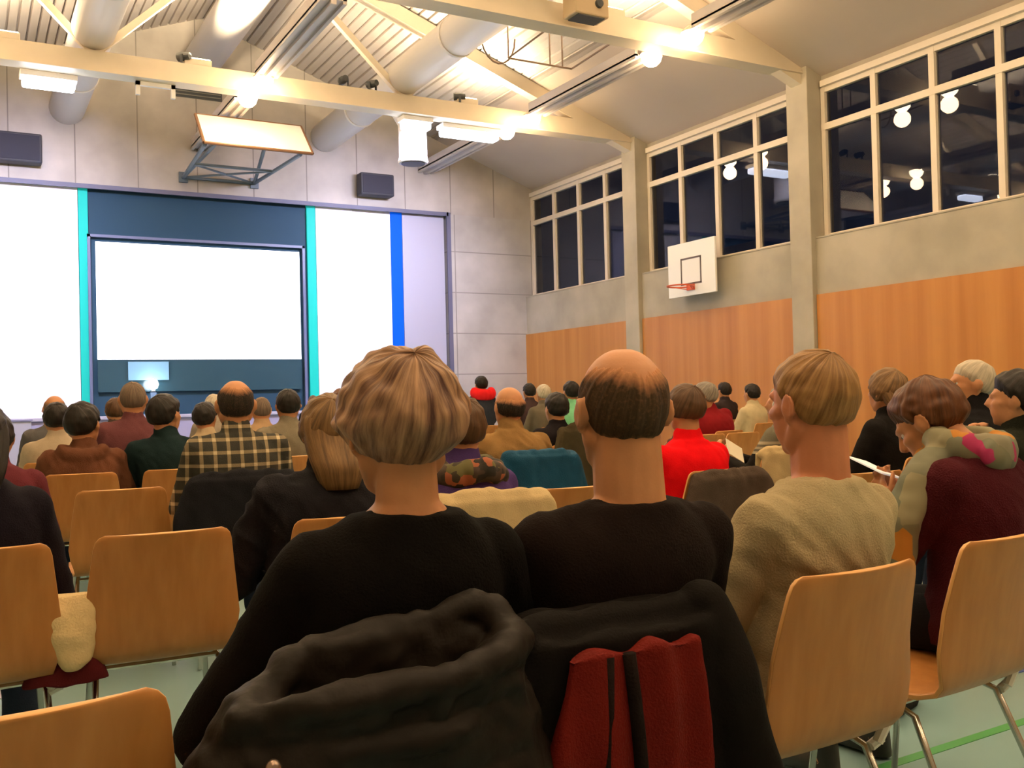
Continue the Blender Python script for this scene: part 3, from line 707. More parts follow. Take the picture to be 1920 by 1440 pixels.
def fabric(name, col, **kw):
    a = dict(rough=0.95, bump=0.35, bscale=220, var=0.12, vscale=9, sheen=0.0, spec=0.08); a.update(kw)
    return mat('fabric_'+name, col, **a)

EYE = mat('eye_white', (0.7, 0.66, 0.6), 0.25); PUP = mat('eye_dark', (0.02, 0.015, 0.01), 0.2)
def person(label, X, Y, top, rz=0.0, name='person', cat='person', sw=0.42, lean=-0.03, sx=0.0, yaw=0, pitch=0, roll=0, hk=1.0, neck=0.058,
           tone=0, hair=('short', 'brown'), top_mat=None, trouser=None, shoe=None, arms='lap', vs=0.011, collar=None, hood=None, build=1.0, folds=0.006, seed=1,
           hairT=0.016, hx=0.0, hy=0.0, top_name='sweater', extra=None, face=False, bald=None, long_len=.26, hemz=.50, creases=None, seatz=.452, arm_out=0.0, collar_r=1.0, hwide=1.0, nd=.268):
    """One seated figure: a skin mesh with hair and clothing as its children; local +y is where it faces."""
    rnd = random.Random(seed)
    S0 = seatz
    NB = Vector((sx, lean, top-nd*hk)); HC = Vector((sx+hx, lean+.028+hy, top-.117*hk - (0.012 if pitch < -25 else 0)))
    M = Matrix.Rotation(R(yaw), 3, 'Z') @ Matrix.Rotation(R(pitch), 3, 'X') @ Matrix.Rotation(R(roll), 3, 'Y')
    SZ = top-nd-.104; hwS = sw/2-.055
    def yc(t): return .015*(1-t) + lean*(t**1.4) - .02*math.sin(math.pi*t)
    def xc(t): return sx*t**1.3
    zb = S0+.015
    TAB = [(0, .155, .115), (.10, .172, .125), (.28, .158, .112), (.5, .152, .108), (.68, .165, .112), (.78, .166, .105), (.85, .150, .092), (.91, .120, .076), (.96, .084, .064), (1, .06, .054)]
    def torso(bm, inf, t0=0.0, t1=1.0, collar=1.0):
        rings = []; N = 22
        for i in range(N+1):
            t = t0+(t1-t0)*i/N
            hw = lerp_tab([(a, b) for a, b, c in TAB], t)*build*(sw/.42); hd = lerp_tab([(a, c) for a, b, c in TAB], t)*build
            if t > .9: hw = hw/build/(sw/.42)*1.0; hd = hd/build
            z = zb + (NB.z-zb)*t
            rings.append(sring(xc(t), yc(t), z, hw+inf, hd+inf))
        loft(bm, rings)
    def arm_pts(s):
        SJ = Vector((sx*.9+hwS*s, yc(.86)+.005, SZ))
        if arms == 'lap': E = Vector((sx*.5+(sw/2+.02+arm_out)*s, yc(.4)+.10, SZ-.28)); W = Vector((.09*s, .33, .665))
        elif arms == 'crossed': E = Vector((sx*.5+(sw/2+.03+arm_out)*s, yc(.4)+.08, SZ-.27)); W = Vector((-.06*s, .20, SZ-.22))
        elif arms == 'read': E = Vector((sx*.5+(sw/2+.01)*s, yc(.4)+.14, SZ-.26)); W = Vector((.09*s, .36, SZ-.16))
        elif arms == 'phone': E = Vector((sx*.5+(sw/2)*s, yc(.5)+.16, SZ-.22)); W = Vector((sx+.03+.05*s, lean+.25, SZ-.115))
        elif arms == 'chin': E = Vector((sx*.5+(sw/2-.02)*s, yc(.4)+.20, SZ-.24)); W = Vector((.05*s, lean+.22, SZ-.02))
        return SJ, E, W
    # ---- skin
    bm = bmesh.new(); torso(bm, -.004); head_parts(bm, HC, M, hk)
    cap(bm, NB + Vector((0, .0, -.04)), HC + M @ Vector((0, -.022, -.055))*hk, neck+.002, neck-.003)
    cap(bm, NB + Vector((0, .02, -.02)), HC + M @ Vector((0, .005, -.07))*hk, neck-.008, neck-.012)
    for s in (1, -1):
        SJ, E, W = arm_pts(s)
        cap(bm, NB+Vector((.02*s, 0, -.025)), SJ+Vector((-.035*s, 0, .012)), .038, .046)
        chain(bm, [SJ, E, W], [.054*build, .041, .027]); fd = (W-E).normalized()
        hd_ = {'lap': Vector((-.35*s, .8, -.35)), 'crossed': Vector((-.9*s, .25, .05)), 'read': Vector((-.1*s, .5, .8)), 'phone': Vector((-.25*s, .5, .75)), 'chin': Vector((-.1*s, .0, 1))}[arms]
        nn = {'lap': Vector((0, 0, -1)), 'crossed': Vector((0, -1, -.2)), 'read': Vector((-1*s, -.2, .1)), 'phone': Vector((-.8*s, -.5, .3)), 'chin': Vector((0, -1, 0))}[arms]
        hand(bm, W+fd*.012, hd_, nn, s, {'read': .55, 'phone': .55, 'chin': 1.0}.get(arms, .35), .0088 if vs < .009 else .0105)
        K = Vector((.13*s, .42, .50)); A = Vector((.14*s, .46, .10))
        chain(bm, [Vector((.085*s, -.01, S0+.085)), K, A], [.078, .055, .035]); chain(bm, [A, Vector((.14*s, .45, .05)), Vector((.145*s, .60, .035))], [.035, .036, .028])
    body = objm(name, remesh(bm, vs, 3), skin_mat(tone))
    tag(body, label, cat)
    body.location = (X, Y, 0); body.rotation_euler = (0, 0, rz)
    # ---- garment on the upper body
    cv = max(vs, .0085)
    bm = bmesh.new(); torso(bm, .016, 0.02, .975)
    for s in (1, -1):
        SJ, E, W = arm_pts(s)
        cap(bm, NB+Vector((.030*s, -.004, -.040)), SJ+Vector((-.035*s, 0, .012)), .044, .058)
        chain(bm, [SJ, E, E.lerp(W, .88)], [.068*build, .056*build, .040])
    if collar in ('turtle', 'shirt'): cap(bm, NB+Vector((0, -.0, -.05)), NB+Vector((0, .01, .005 if collar == 'shirt' else .03)), neck+.020, neck+.014)
    if collar == 'scarf': pass
    if hood:
        for a in range(9):
            an = math.pi*(a/8); ball(bm, NB+Vector((.105*math.cos(an), -.045-.05*math.sin(an), -.03-.03*math.sin(an))), (.045, .04, .045), None, 12, 8)
        ball(bm, NB+Vector((0, -.09, -.10)), (.085, .04, .075), None)
    if extra: extra(bm, NB, HC, SZ)
    sd = seed*3.1
    def disp(co, nn):
        a = noise.noise(Vector((co.x*9+sd, co.y*9, co.z*5))); b = noise.noise(Vector((co.x*16+co.z*14+sd, co.y*10, co.z*5-co.x*6)))
        d = folds*(a*.8 + (0.5-abs(b))*1.1)
        if creases: d += creases(co)
        return d
    tm = remesh(bm, cv, 5, disp)
    objm(top_name, tm, top_mat, body)
    # ---- trousers and shoes
    bm = bmesh.new(); zt = zb+(NB.z-zb)*.16
    loft(bm, [sring(0, .02, zb-.012, .15, .12), sring(0, .015, zb+.04, .17*build, .135), sring(0, .01, zt+.03, .168*build, .125)])
    for s in (1, -1):
        K = Vector((.13*s, .42, .50)); A = Vector((.14*s, .46, .13))
        chain(bm, [Vector((.085*s, -.01, S0+.09)), K, A], [.088, .068, .056])
    objm('trousers', remesh(bm, .012, 4, lambda co, nn: .004*noise.noise(Vector((co.x*14+sd, co.y*14, co.z*14)))), trouser or fabric('denim', (0.02, 0.028, 0.05)), body)
    for s in (1, -1):
        bm = bmesh.new(); A = Vector((.14*s, .45, .06)); loft(bm, [sring(A.x, A.y-.005, .004, .036, .05), sring(A.x, A.y-.005, .06, .034, .046), sring(A.x, A.y, .12, .04, .042)]); chain(bm, [A+Vector((0, .02, -.015)), Vector((.147*s, .60, .035)), Vector((.147*s, .635, .03))], [.042, .036, .026])
        objm('shoe', remesh(bm, .010, 2), shoe or mat('shoe_black', (0.02, 0.018, 0.016), 0.5), body)
    if face or vs < .009:
        for s in (1, -1):
            bm = bmesh.new(); ball(bm, HC + M @ (Vector((.031*s, .0690, .008))*hk), .0125*hk, None, 14, 10); e = obj('eye', bm, EYE, body, smooth=True)
            bm = bmesh.new(); ball(bm, HC + M @ (Vector((.031*s, .0790, .008))*hk), .0055*hk, None, 10, 6); obj('pupil', bm, PUP, e, smooth=True)
    # ---- hair
    st, hc = hair
    if st != 'none':
        hm = HAIRS[hc]
        fine = vs < .009
        hb, uvl = hair_mesh(HC, M, hk, st, hairT, seed, 150 if fine else 72, 90 if fine else 44, .0035 if fine else .003, 11, hwide, bald)
        if st == 'long':
            pts = []
            for j in range(14):
                f = max(0, (j-4)/9); back = Vector((sx*(1-f*.3), NB.y-.075-.035*math.sin(f*2.2), 0)); src = HC + M @ Vector((0, -.034, 0)); c = src.lerp(back, min(1, f*1.5))
                g = math.sin(R(min(90, 12+78*j/4))); z = HC.z+.03+.055*math.cos(R(min(90, 12+78*j/4))) - f*long_len
                pts.append((Vector((c.x, c.y, z)), g*(.096+.006*math.sin(f*3)-(.035*f*f)), g*(.080-.038*f)))
            curtain(hb, uvl, pts, seed=seed)
        if st == 'puff':
            pass
        obj('hair', hb, hm, body)
    return body

HAIRS = {
    'brown': hair_mat('brown', (0.045, 0.022, 0.010), (0.11, 0.055, 0.026)),
    'dark': hair_mat('dark', (0.006, 0.0048, 0.0042), (0.020, 0.014, 0.011)),
    'grey': hair_mat('grey', (0.12, 0.10, 0.085), (0.30, 0.26, 0.21)),
    'white': hair_mat('white', (0.36, 0.31, 0.24), (0.62, 0.54, 0.42)),
    'blond': hair_mat('blond', (0.15, 0.072, 0.024), (0.36, 0.20, 0.075), streak=34, fade=(0.50, 0.22, 0.11)),
    'darkblond': hair_mat('darkblond', (0.09, 0.05, 0.022), (0.24, 0.135, 0.055)),
    'ash': hair_mat('ash_blond', (0.080, 0.036, 0.030), (0.46, 0.27, 0.155), 0.42, 20),
    'auburn': hair_mat('auburn', (0.05, 0.016, 0.006), (0.13, 0.048, 0.016)),
    'stub': hair_mat('stubble_brown', (0.035, 0.020, 0.011), (0.075, 0.042, 0.022), 0.8, 60, fade=(0.50, 0.225, 0.105)),
    'stubg': hair_mat('stubble_grey', (0.10, 0.07, 0.055), (0.20, 0.15, 0.11), 0.8, 60, fade=(0.50, 0.225, 0.105)),
    'stubd': hair_mat('stubble_dark', (0.012, 0.010, 0.009), (0.035, 0.026, 0.02), 0.8, 60, fade=(0.50, 0.225, 0.105)),
}

# ================================================================== front row of the photo
F_BLACK = fabric('black_knit', (0.0045, 0.0036, 0.0032)); F_BLACK2 = fabric('brown_black', (0.010, 0.006, 0.0052))
F_COAT = fabric('coat_black', (0.005, 0.0038, 0.0033), rough=0.8, bump=.2)
def chair_for(pos, rz, lab, dy=.03): return chair(pos[0]+math.sin(rz)*-0+0, pos[1]+dy, rz, lab)
Y1 = 1.60
chair(0.03, Y1, R(2), 'empty plywood chair nearest the camera at the bottom left')
chair(0.57, Y1+.02, 0, 'plywood chair under the black puffer coat with the hood')
chair(0.97, Y1+.02, R(0), 'plywood chair of the balding man, under the red-lined jacket')
chair(1.60, Y1+.06, R(2), 'plywood chair of the man in the cream sweater')
chair(2.22, Y1+.15, R(5), 'plywood chair of the woman in the maroon coat, bottom right')

p = onY(768, 668, 1.50)
person('woman with short layered ash-blond hair and a plain black sweater, seen from behind', p.x-.03, 1.60, p.z-.008, sx=.03, rz=R(-4), sw=.41, nd=.238, lean=-.09, yaw=0, pitch=-2, hair=('puff', 'ash'), hairT=.030, top_mat=F_BLACK, trouser=fabric('black_trousers', (0.01, 0.01, 0.012)), arms='lap', vs=.0055, neck=.054, seed=3, folds=.005, collar='none', arm_out=.07, hwide=.45)
p = onY(1186, 650, 1.50)
person('balding man with dark cropped hair and a black long-sleeved top, seen from behind', p.x-.045, 1.61, p.z, sx=.045, rz=R(-6), sw=.45, lean=-.10, yaw=-4, hair=('ring', 'stub'), hairT=.004, bald=(.52, .42, .5), top_mat=F_BLACK2, arms='lap', vs=.0055, neck=.068, seed=5, folds=.005, hk=1.04)
p = onY(1572, 660, 1.52)
def cream_creases(co):
    a = co.x*.8 + co.z*.6
    return .008*max(0, math.sin(a*52+3*noise.noise(co*6)))*max(0, min(1, (-.02-co.x)/.08))*max(0, min(1, (1.02-co.z)/.2))
person('man with dark blond short hair in a cream sweater, his left ear showing', p.x, 1.66, p.z, rz=R(2), sw=.43, lean=-.08, yaw=2, pitch=-5, hair=('short', 'blond'), hairT=.012, tone=2, top_mat=fabric('cream_sweater', (0.40, 0.33, 0.20), var=.05), trouser=fabric('khaki', (0.10, 0.075, 0.04)), arms='lap', vs=.0055, neck=.062, seed=8, folds=.010, creases=cream_creases)

# woman with the patterned scarf
def scarf_mat(name, cols, sc_=9):
    m = bpy.data.materials.new(name); m.use_nodes = True; nt = m.node_tree; b = nt.nodes['Principled BSDF']; b.inputs['Roughness'].default_value = .9
    tc = nt.nodes.new('ShaderNodeTexCoord'); v = nt.nodes.new('ShaderNodeTexVoronoi'); v.inputs['Scale'].default_value = sc_; v.distance = 'CHEBYCHEV'
    r = nt.nodes.new('ShaderNodeValToRGB'); r.color_ramp.interpolation = 'CONSTANT'; e = r.color_ramp.elements
    e[0].position = 0; e[0].color = (*cols[0], 1); e[1].position = 1/len(cols); e[1].color = (*cols[1], 1)
    for k in range(2, len(cols)): x = e.new(k/len(cols)); x.color = (*cols[k], 1)
    s = nt.nodes.new('ShaderNodeSeparateColor'); nt.links.new(tc.outputs['Object'], v.inputs['Vector']); nt.links.new(v.outputs['Color'], s.inputs[0]); nt.links.new(s.outputs[0], r.inputs[0]); nt.links.new(r.outputs[0], b.inputs['Base Color'])
    MATS[name] = m; return m
m_scarf = scarf_mat('scarf_patches', [(.16, .15, .09), (.42, .17, .02), (.20, .18, .12), (.12, .13, .09), (.35, .02, .10), (.15, .15, .10), (.22, .20, .12)], 12)
p = onY(1752, 693, 1.80)
wx, wy, wt = onY(1860, 800, 1.72).x, 1.76, p.z
sw_ = person('woman in a maroon coat and patchwork scarf, head bent over a white phone', wx, wy, 1.225, rz=R(8), sw=.43, nd=.185, lean=.02, sx=0.0, yaw=10, pitch=-38, hx=-.0, hy=.10, hair=('short', 'auburn'), hairT=.020, tone=0, top_mat=fabric('maroon_coat', (0.055, 0.008, 0.012), bump=.5), trouser=fabric('black_trousers', (0.01, 0.01, 0.012)), arms='phone', vs=.0065, neck=.05, seed=12, folds=.008, face=True, top_name='coat')
sw_['wt'] = 0; del sw_['wt']
bm = bmesh.new(); nb = Vector((0, .02, 1.225-.185))
for a in range(14):
    an = 2*math.pi*a/14; ball(bm, nb+Vector((.095*math.cos(an), .01+.085*math.sin(an), .015*math.sin(an*1.0)-.005)), (.042, .042, .05), None, 12, 8)
chain(bm, [nb+Vector((-.07, .04, -.02)), nb+Vector((-.19, .055, -.09)), nb+Vector((-.262, .07, -.20)), nb+Vector((-.275, .085, -.36))], [.05, .052, .052, .046])
chain(bm, [nb+Vector((-.02, .10, -.02)), nb+Vector((-.05, .15, -.14)), nb+Vector((-.06, .17, -.30))], [.045, .045, .045])
ball(bm, nb+Vector((-.03, -.09, -.03)), (.09, .03, .055), None)
objm('scarf', remesh(bm, .008, 4, lambda co, nn: .006*noise.noise(co*22)), m_scarf, sw_)
p = Matrix.Translation((wx, wy, 0)) @ Matrix.Rotation(R(8), 4, 'Z') @ Vector((.03, .02+.335, .955))
tag(obj('white_phone', (lambda b: (boxm(b, (0, 0, 0), (.085, .15, .006), Matrix.Rotation(R(14), 3, 'Y') @ Matrix.Rotation(R(18), 3, 'X')), b)[1])(bmesh.new()), mat('paper_white', (0.85, 0.83, 0.78), .5, emis=(1, .97, .85), estr=.35), bevel=.002), 'glowing white phone in the hands of the woman in the maroon coat', 'phone').location = p

# ------------------------------------------------------------------ other listeners
def who(label, px, py, Y, col, hair, **kw):
    p = onY(px, py, Y-.03); rz = kw.pop('rz', (px-700)/1200*14-3); rz = R(rz)
    dep = (p-CAM).dot(_f); kw.setdefault('vs', .011 if dep < 6 else .014); seatchair = kw.pop('seat', None)
    kw.setdefault('seed', int(px) % 97); kw.setdefault('nd', .232); kw.setdefault('collar', 'shirt'); kw.setdefault('build', 1.04)
    tm = col if not isinstance(col, tuple) else fabric('c_%d' % int(px+2000), col)
    person(label, p.x, Y, p.z, rz=rz, top_mat=tm, hair=hair, **kw)
    if seatchair: chair(p.x, Y+.02, rz, seatchair)
    return p
NAVY = (0.010, 0.012, 0.022)
who('person with long dark hair in black at the left edge, cut by the frame', -58, 742, 3.22, (0.010, 0.008, 0.013), ('long', 'dark'), seat='plywood chair of the person in black at the left edge', rz=0, sw=.40, long_len=.2)
who('person in a maroon fleece mostly hidden behind the left-edge person in black', -14, 775, 5.15, (0.11, 0.022, 0.03), ('short', 'dark'), seat='plywood chair under the person in maroon fleece at the far left', rz=-3)
who('pink balding man in a grey jacket behind the cream jacket at far left', 103, 741, 8.7, (0.10, 0.095, 0.10), ('ring', 'stubg'), bald=(.45, .4, .5), hairT=.004, seat='plywood chair of the balding man in the grey jacket', sw=.46)
who('dark-haired person in a cream jacket behind the brown hooded jacket', 107, 757, 7.8, (0.45, 0.36, 0.26), ('short', 'dark'), seat='plywood chair of the person in the cream jacket', sw=.44)
who('young man in a brown jacket with its hood lying on his back', 157, 757, 6.3, (0.13, 0.052, 0.028), ('short', 'dark'), seat='plywood chair behind the brown hooded jacket', hood=True, folds=.012, hk=1.08, yaw=-25, top_name='hooded_jacket', sw=.46)
who('broad man with grey cropped hair in a maroon-brown shirt before the lectern', 250, 716, 7.0, (0.13, 0.045, 0.05), ('short', 'stubg'), hairT=.004, seat='plywood chair of the man in the maroon-brown shirt', sw=.46, hk=1.05)
who('brown-haired head just left of the man in the maroon-brown shirt', 217, 748, 9.8, (0.08, 0.06, 0.05), ('short', 'brown'), seat='plywood chair behind the maroon-brown shirt, further row')
who('man in a dark green jacket with his head turned right, left of the plaid shirt', 330, 741, 6.25, (0.010, 0.022, 0.024), ('short', 'dark'), seat='plywood chair of the man in the dark green jacket', yaw=-40, sx=-.06, sw=.46, hk=1.05, folds=.01, top_name='jacket')
who('person with dark hair and a cream shawl collar between dark green jacket and plaid shirt', 386, 756, 7.8, (0.50, 0.38, 0.24), ('short', 'dark'), seat='plywood chair of the person with the cream shawl collar', yaw=-30)
who('pale-haired head peeping out left of the plaid man', 401, 741, 10.4, (0.3, 0.25, 0.2), ('short', 'white'), seat='plywood chair two rows before the plaid man')
def plaid():
    m = fabric('plaid_shirt', (0.05, 0.055, 0.05)); nt = m.node_tree; b = nt.nodes['Principled BSDF']
    tc = nt.nodes.new('ShaderNodeTexCoord'); sp = nt.nodes.new('ShaderNodeSeparateXYZ'); nt.links.new(tc.outputs['Object'], sp.inputs[0]); outs = []
    for ax in (0, 2):
        a = nt.nodes.new('ShaderNodeMath'); a.operation = 'MULTIPLY'; a.inputs[1].default_value = 16.5; nt.links.new(sp.outputs[ax], a.inputs[0])
        f = nt.nodes.new('ShaderNodeMath'); f.operation = 'FRACT'; ad = nt.nodes.new('ShaderNodeMath'); ad.operation = 'ADD'; ad.inputs[1].default_value = 50; nt.links.new(a.outputs[0], ad.inputs[0]); nt.links.new(ad.outputs[0], f.inputs[0])
        l = nt.nodes.new('ShaderNodeMath'); l.operation = 'LESS_THAN'; l.inputs[1].default_value = .27; nt.links.new(f.outputs[0], l.inputs[0]); outs.append(l)
    s = nt.nodes.new('ShaderNodeMath'); s.operation = 'ADD'; nt.links.new(outs[0].outputs[0], s.inputs[0]); nt.links.new(outs[1].outputs[0], s.inputs[1])
    h = nt.nodes.new('ShaderNodeMath'); h.operation = 'MULTIPLY'; h.inputs[1].default_value = .5; nt.links.new(s.outputs[0], h.inputs[0])
    r = nt.nodes.new('ShaderNodeValToRGB'); r.color_ramp.interpolation = 'CONSTANT'; e = r.color_ramp.elements; e[0].color = (.045, .045, .038, 1); e[1].position = .4; e[1].color = (.24, .19, .12, 1); x = e.new(.9); x.color = (.58, .47, .30, 1)
    nt.links.new(h.outputs[0], r.inputs[0]); nt.links.new(r.outputs[0], b.inputs['Base Color']); return m
who('man with thinning hair in a cream and dark plaid shirt', 443, 712, 4.80, plaid(), ('ring', 'stubd'), bald=(.62, .3, .4), hairT=.005, seat='plywood chair of the man in the plaid shirt', sw=.47, hk=1.06, top_name='plaid_shirt', vs=.009)
who('man with short greying hair just right of the plaid man, further row', 491, 745, 8.7, (0.40, 0.26, 0.15), ('short', 'stubg'), hairT=.005, seat='plywood chair of the greying man right of the plaid man')
who('man with round dark brown hair in a grey-beige sweater right of the plaid shirt', 541, 731, 7.0, (0.20, 0.17, 0.12), ('short', 'dark'), hairT=.012, seat='plywood chair of the man in the grey-beige sweater', sw=.47)
who('speaker in a black suit and white shirt sitting before the stage, facing the audience', 588, 741, 15.6, (0.012, 0.012, 0.014), ('short', 'stubg'), hairT=.004, rz=165, tone=1, face=True, seat='plywood chair of the speaker who faces the audience', top_name='suit_jacket')
who('woman with reddish dark hair against the white panel, behind the black coat', 641, 731, 7.8, (0.22, 0.12, 0.08), ('long', 'auburn'), seat='plywood chair of the woman with reddish dark hair')
who('woman with long ash hair in a bulky black coat, left of the ash-blond woman', 628, 745, 3.25, fabric('coat_row_two', (0.011, 0.010, 0.013), rough=.8), ('long', 'darkblond'), seat='plywood chair showing beside the bulky black coat', sw=.50, folds=.016, build=1.15, arm_out=.05, sx=-.02, long_len=.22, top_name='coat', vs=.009)
pp = who('woman in a purple sweater with a dark patterned scarf, hidden behind the ash-blond woman', 868, 748, 3.35, (0.065, 0.035, 0.14), ('short', 'brown'), seat='plywood chair under the cream coat', arms='read')
# scarf of the woman in purple
def scarf_ring(parent, nb, m, k=1.0, seed=0):
    bm = bmesh.new()
    for a in range(14):
        an = 2*math.pi*a/14; ball(bm, nb+Vector((.10*math.cos(an)*k, .01+.09*math.sin(an)*k, .012*math.sin(an*3+seed))), (.045*k, .045*k, .045*k), None, 12, 8)
    return objm('scarf', remesh(bm, .010, 3, lambda co, nn: .008*noise.noise(co*18)), m, parent)
pw = bpy.data.objects[[o.name for o in C.objects if o.get('label', '').startswith('woman in a purple sweater')][0]]
scarf_ring(pw, Vector((0, -.05, pp.z-.275)), scarf_mat('scarf_dark', [(.03, .022, .012), (.02, .015, .01), (.10, .09, .03), (.05, .03, .02), (.30, .09, .04), (.015, .012, .01)], 26), 1.15)
who('balding man in a tan jacket, dark fringe of hair, middle row', 957, 725, 4.85, fabric('tan_jacket', (0.26, 0.15, 0.055)), ('ring', 'stubd'), bald=(.30, .25, .2), hairT=.012, seat='plywood chair of the man in the tan jacket, under a blue jacket', sw=.47, folds=.014, top_name='tan_jacket', vs=.009)
who('person in a red hood and dark vest near the front wall', 903, 706, 12.2, (0.03, 0.035, 0.05), ('short', 'dark'), seat='plywood chair of the person with the red hood', sw=.40)
rh = [o for o in C.objects if o.get('label', '').startswith('person in a red hood')][0]
pz = onY(903, 706, 12.17).z
bm = bmesh.new()
for a in range(9):
    an = math.pi*a/8; ball(bm, Vector((.13*math.cos(an), -.06-.08*math.sin(an), pz-.23-.03*math.sin(an))), (.07, .06, .085), None, 12, 8)
objm('red_hood', remesh(bm, .014, 3), fabric('red_hood', (0.75, 0.02, 0.025)), rh)
who('small dark head near the far right corner, left of the grey-haired head', 993, 720, 12.0, (0.05, 0.03, 0.03), ('short', 'dark'), seat='plywood chair of the small dark head near the corner')
who('grey-white haired head before the wood panelling, left of the green T-shirt', 1020, 722, 10.5, (0.12, 0.10, 0.07), ('short', 'white'), seat='plywood chair of the grey-white haired listener')
who('dark-haired person in a black sweater right of the tan jacket', 1045, 738, 6.6, (0.012, 0.009, 0.011), ('short', 'dark'), seat='plywood chair of the person in black right of the tan jacket', hk=1.05, sw=.45)
who('dark-haired person in a pale green T-shirt', 1072, 716, 9.1, (0.18, 0.50, 0.28), ('short', 'dark'), seat='plywood chair of the person in the pale green T-shirt', sw=.44, tone=3, top_name='t_shirt')
who('tan bald head partly hidden by the balding man in black', 1095, 722, 11.0, (0.3, 0.2, 0.12), ('ring', 'stub'), bald=(.2, .3, .2), hairT=.003, seat='plywood chair of the tan bald head')
who('woman with straight dark brown hair in a bright red sweater', 1289, 722, 3.85, (0.80, 0.006, 0.010), ('bob', 'brown'), hairT=.012, nd=.262, build=1.12, seat='plywood chair under the grey-brown coat', sw=.46, yaw=-4, top_name='red_sweater', vs=.009)
who('dark head just right of the red sweater woman, further away', 1306, 724, 8.4, (0.10, 0.05, 0.04), ('short', 'dark'), seat='plywood chair of the dark head behind the red sweater')
who('man in a dark red sweater leaning left, before the wood panelling', 1338, 718, 7.5, (0.20, 0.010, 0.014), ('short', 'grey'), seat='plywood chair of the man in the dark red sweater', sw=.50, build=1.2, sx=-.06, hx=-.05, yaw=35, hk=1.12, face=True)
who('dark head behind the man in the dark red sweater', 1359, 718, 10.4, (0.03, 0.02, 0.02), ('short', 'dark'), seat='plywood chair behind the dark red sweater')
who('dark-haired person in a white shirt alone before the wood panelling', 1411, 721, 8.9, (0.55, 0.45, 0.28), ('short', 'dark'), seat='plywood chair of the person in the white shirt')
def striped():
    m = fabric('striped_sweater', (0.14, 0.125, 0.09)); nt = m.node_tree; b = nt.nodes['Principled BSDF']
    tc = nt.nodes.new('ShaderNodeTexCoord'); sp = nt.nodes.new('ShaderNodeSeparateXYZ'); nt.links.new(tc.outputs['Object'], sp.inputs[0])
    r = nt.nodes.new('ShaderNodeValToRGB'); r.color_ramp.interpolation = 'CONSTANT'; e = r.color_ramp.elements
    e[0].color = (.012, .010, .009, 1); e[1].position = .78; e[1].color = (.34, .28, .19, 1)
    for q, c in ((.795, (.12, .10, .07)), (.81, (.34, .28, .19)), (.825, (.12, .10, .07)), (.84, (.34, .28, .19)), (.86, (.14, .125, .09)), (.985, (.42, .36, .25))): x = e.new(q); x.color = (*c, 1)
    nt.links.new(sp.outputs[2], r.inputs[0]); nt.links.new(r.outputs[0], b.inputs['Base Color']); return m
who('man in a grey sweater with a striped chest band, reading a white sheet', 1462, 727, 5.0, striped(), ('short', 'grey'), seat='plywood chair of the man reading a white sheet', yaw=30, hx=-.0, sw=.48, sx=.07, rz=22, arms='read', face=True, top_name='striped_sweater')
who('brown-haired head just right of the man reading a white sheet', 1486, 716, 9.6, (0.05, 0.04, 0.03), ('short', 'brown'), seat='plywood chair beyond the man reading a white sheet')
who('woman with long dark blond hair in black, right of the cream sweater man', 1668, 694, 3.75, (0.010, 0.0085, 0.008), ('long', 'darkblond'), seat='plywood chair of the long-haired woman in black', hk=1.05, yaw=-10)
who('white-haired man in a black pullover looking left, by the right edge', 1829, 677, 3.1, (0.010, 0.009, 0.010), ('short', 'white'), seat='plywood chair of the white-haired man', yaw=42, tone=0, face=True, collar='turtle', sw=.44, hairT=.010)
who('dark-haired person in dark green at the right edge, hand by the face', 1912, 700, 2.62, (0.014, 0.015, 0.010), ('short', 'dark'), seat='plywood chair of the dark-haired person at the right edge', hairT=.022, yaw=20, arms='chin')

# a few empty chairs the photo shows
for px, py, Y, lab in ((315, 1000, 3.02, 'empty plywood chair before the bottom-left one, beside the fleece-lined jacket'), (1092, 920, 3.35, 'empty plywood chair left of the balding man, next row'),
                       (232, 905, 4.75, 'empty plywood chair right behind the brown hooded jacket, third row'), (1330, 800, 6.8, 'empty plywood chair left of the dark red sweater'), (1396, 800, 6.8, 'empty plywood chair right of the dark red sweater'),
                       (1480, 860, 4.3, 'empty plywood chair beside the ear of the cream sweater man'), (1640, 850, 3.0, 'empty plywood chair right of the cream sweater man, next row')):
    q = onY(px, py, Y); chair(q.x, Y+.25, R(-2), lab)

# ================================================================== coats and small things
def coat(x, y, rz, m, label, w=.21, top=.85, low=.45, flare=.05, folds=.014, sleeves=True, off=0.0, name='coat', bulge=0.0, group=None, vs=.011, parts=None):
    bm = bmesh.new(); rings = []
    for k in range(9):
        f = k/8; z = low + (top-low)*f; rings.append(sring(off*(1-f), -.292-.02*(1-f)*0, z, w+flare*(1-f), .030+.01*(1-f), 3, 32))
    loft(bm, rings); cap(bm, (-w+.02, -.262, top-.005), (w-.02, -.262, top-.005), .034, .034)
    rings = [sring(0, -.205, z, w-.01, .022, 3, 28) for z in (.62, .72, top)]; loft(bm, rings)
    if sleeves:
        for s in (1, -1): chain(bm, [(s*(w-.01), -.27, top-.04), (s*(w+.03), -.265, top-.2), (s*(w+.035), -.255, low)], [.04, .045, .04])
    for k in range(5): ball(bm, (-.12+.06*k, -.275, top+.012+bulge*math.sin((k+.5)*.63)), (.045, .034, .028+bulge*.6), None, 12, 8)
    sd = x*9+y
    me = remesh(bm, vs, 4, lambda co, nn: folds*(noise.noise(Vector((co.x*15+sd, co.y*8, co.z*5))) + .6*(.5-abs(noise.noise(Vector((co.x*9+co.z*8+sd, 0, co.z*4)))))))
    o = objm(name, me, m); tag(o, label, 'coat', group); o.location = (x, y, 0); o.rotation_euler = (0, 0, rz); return o
def chair_at(lab):
    o = [q for q in C.objects if q.get('label') == lab][0]; return o.location.x, o.location.y, o.rotation_euler.z

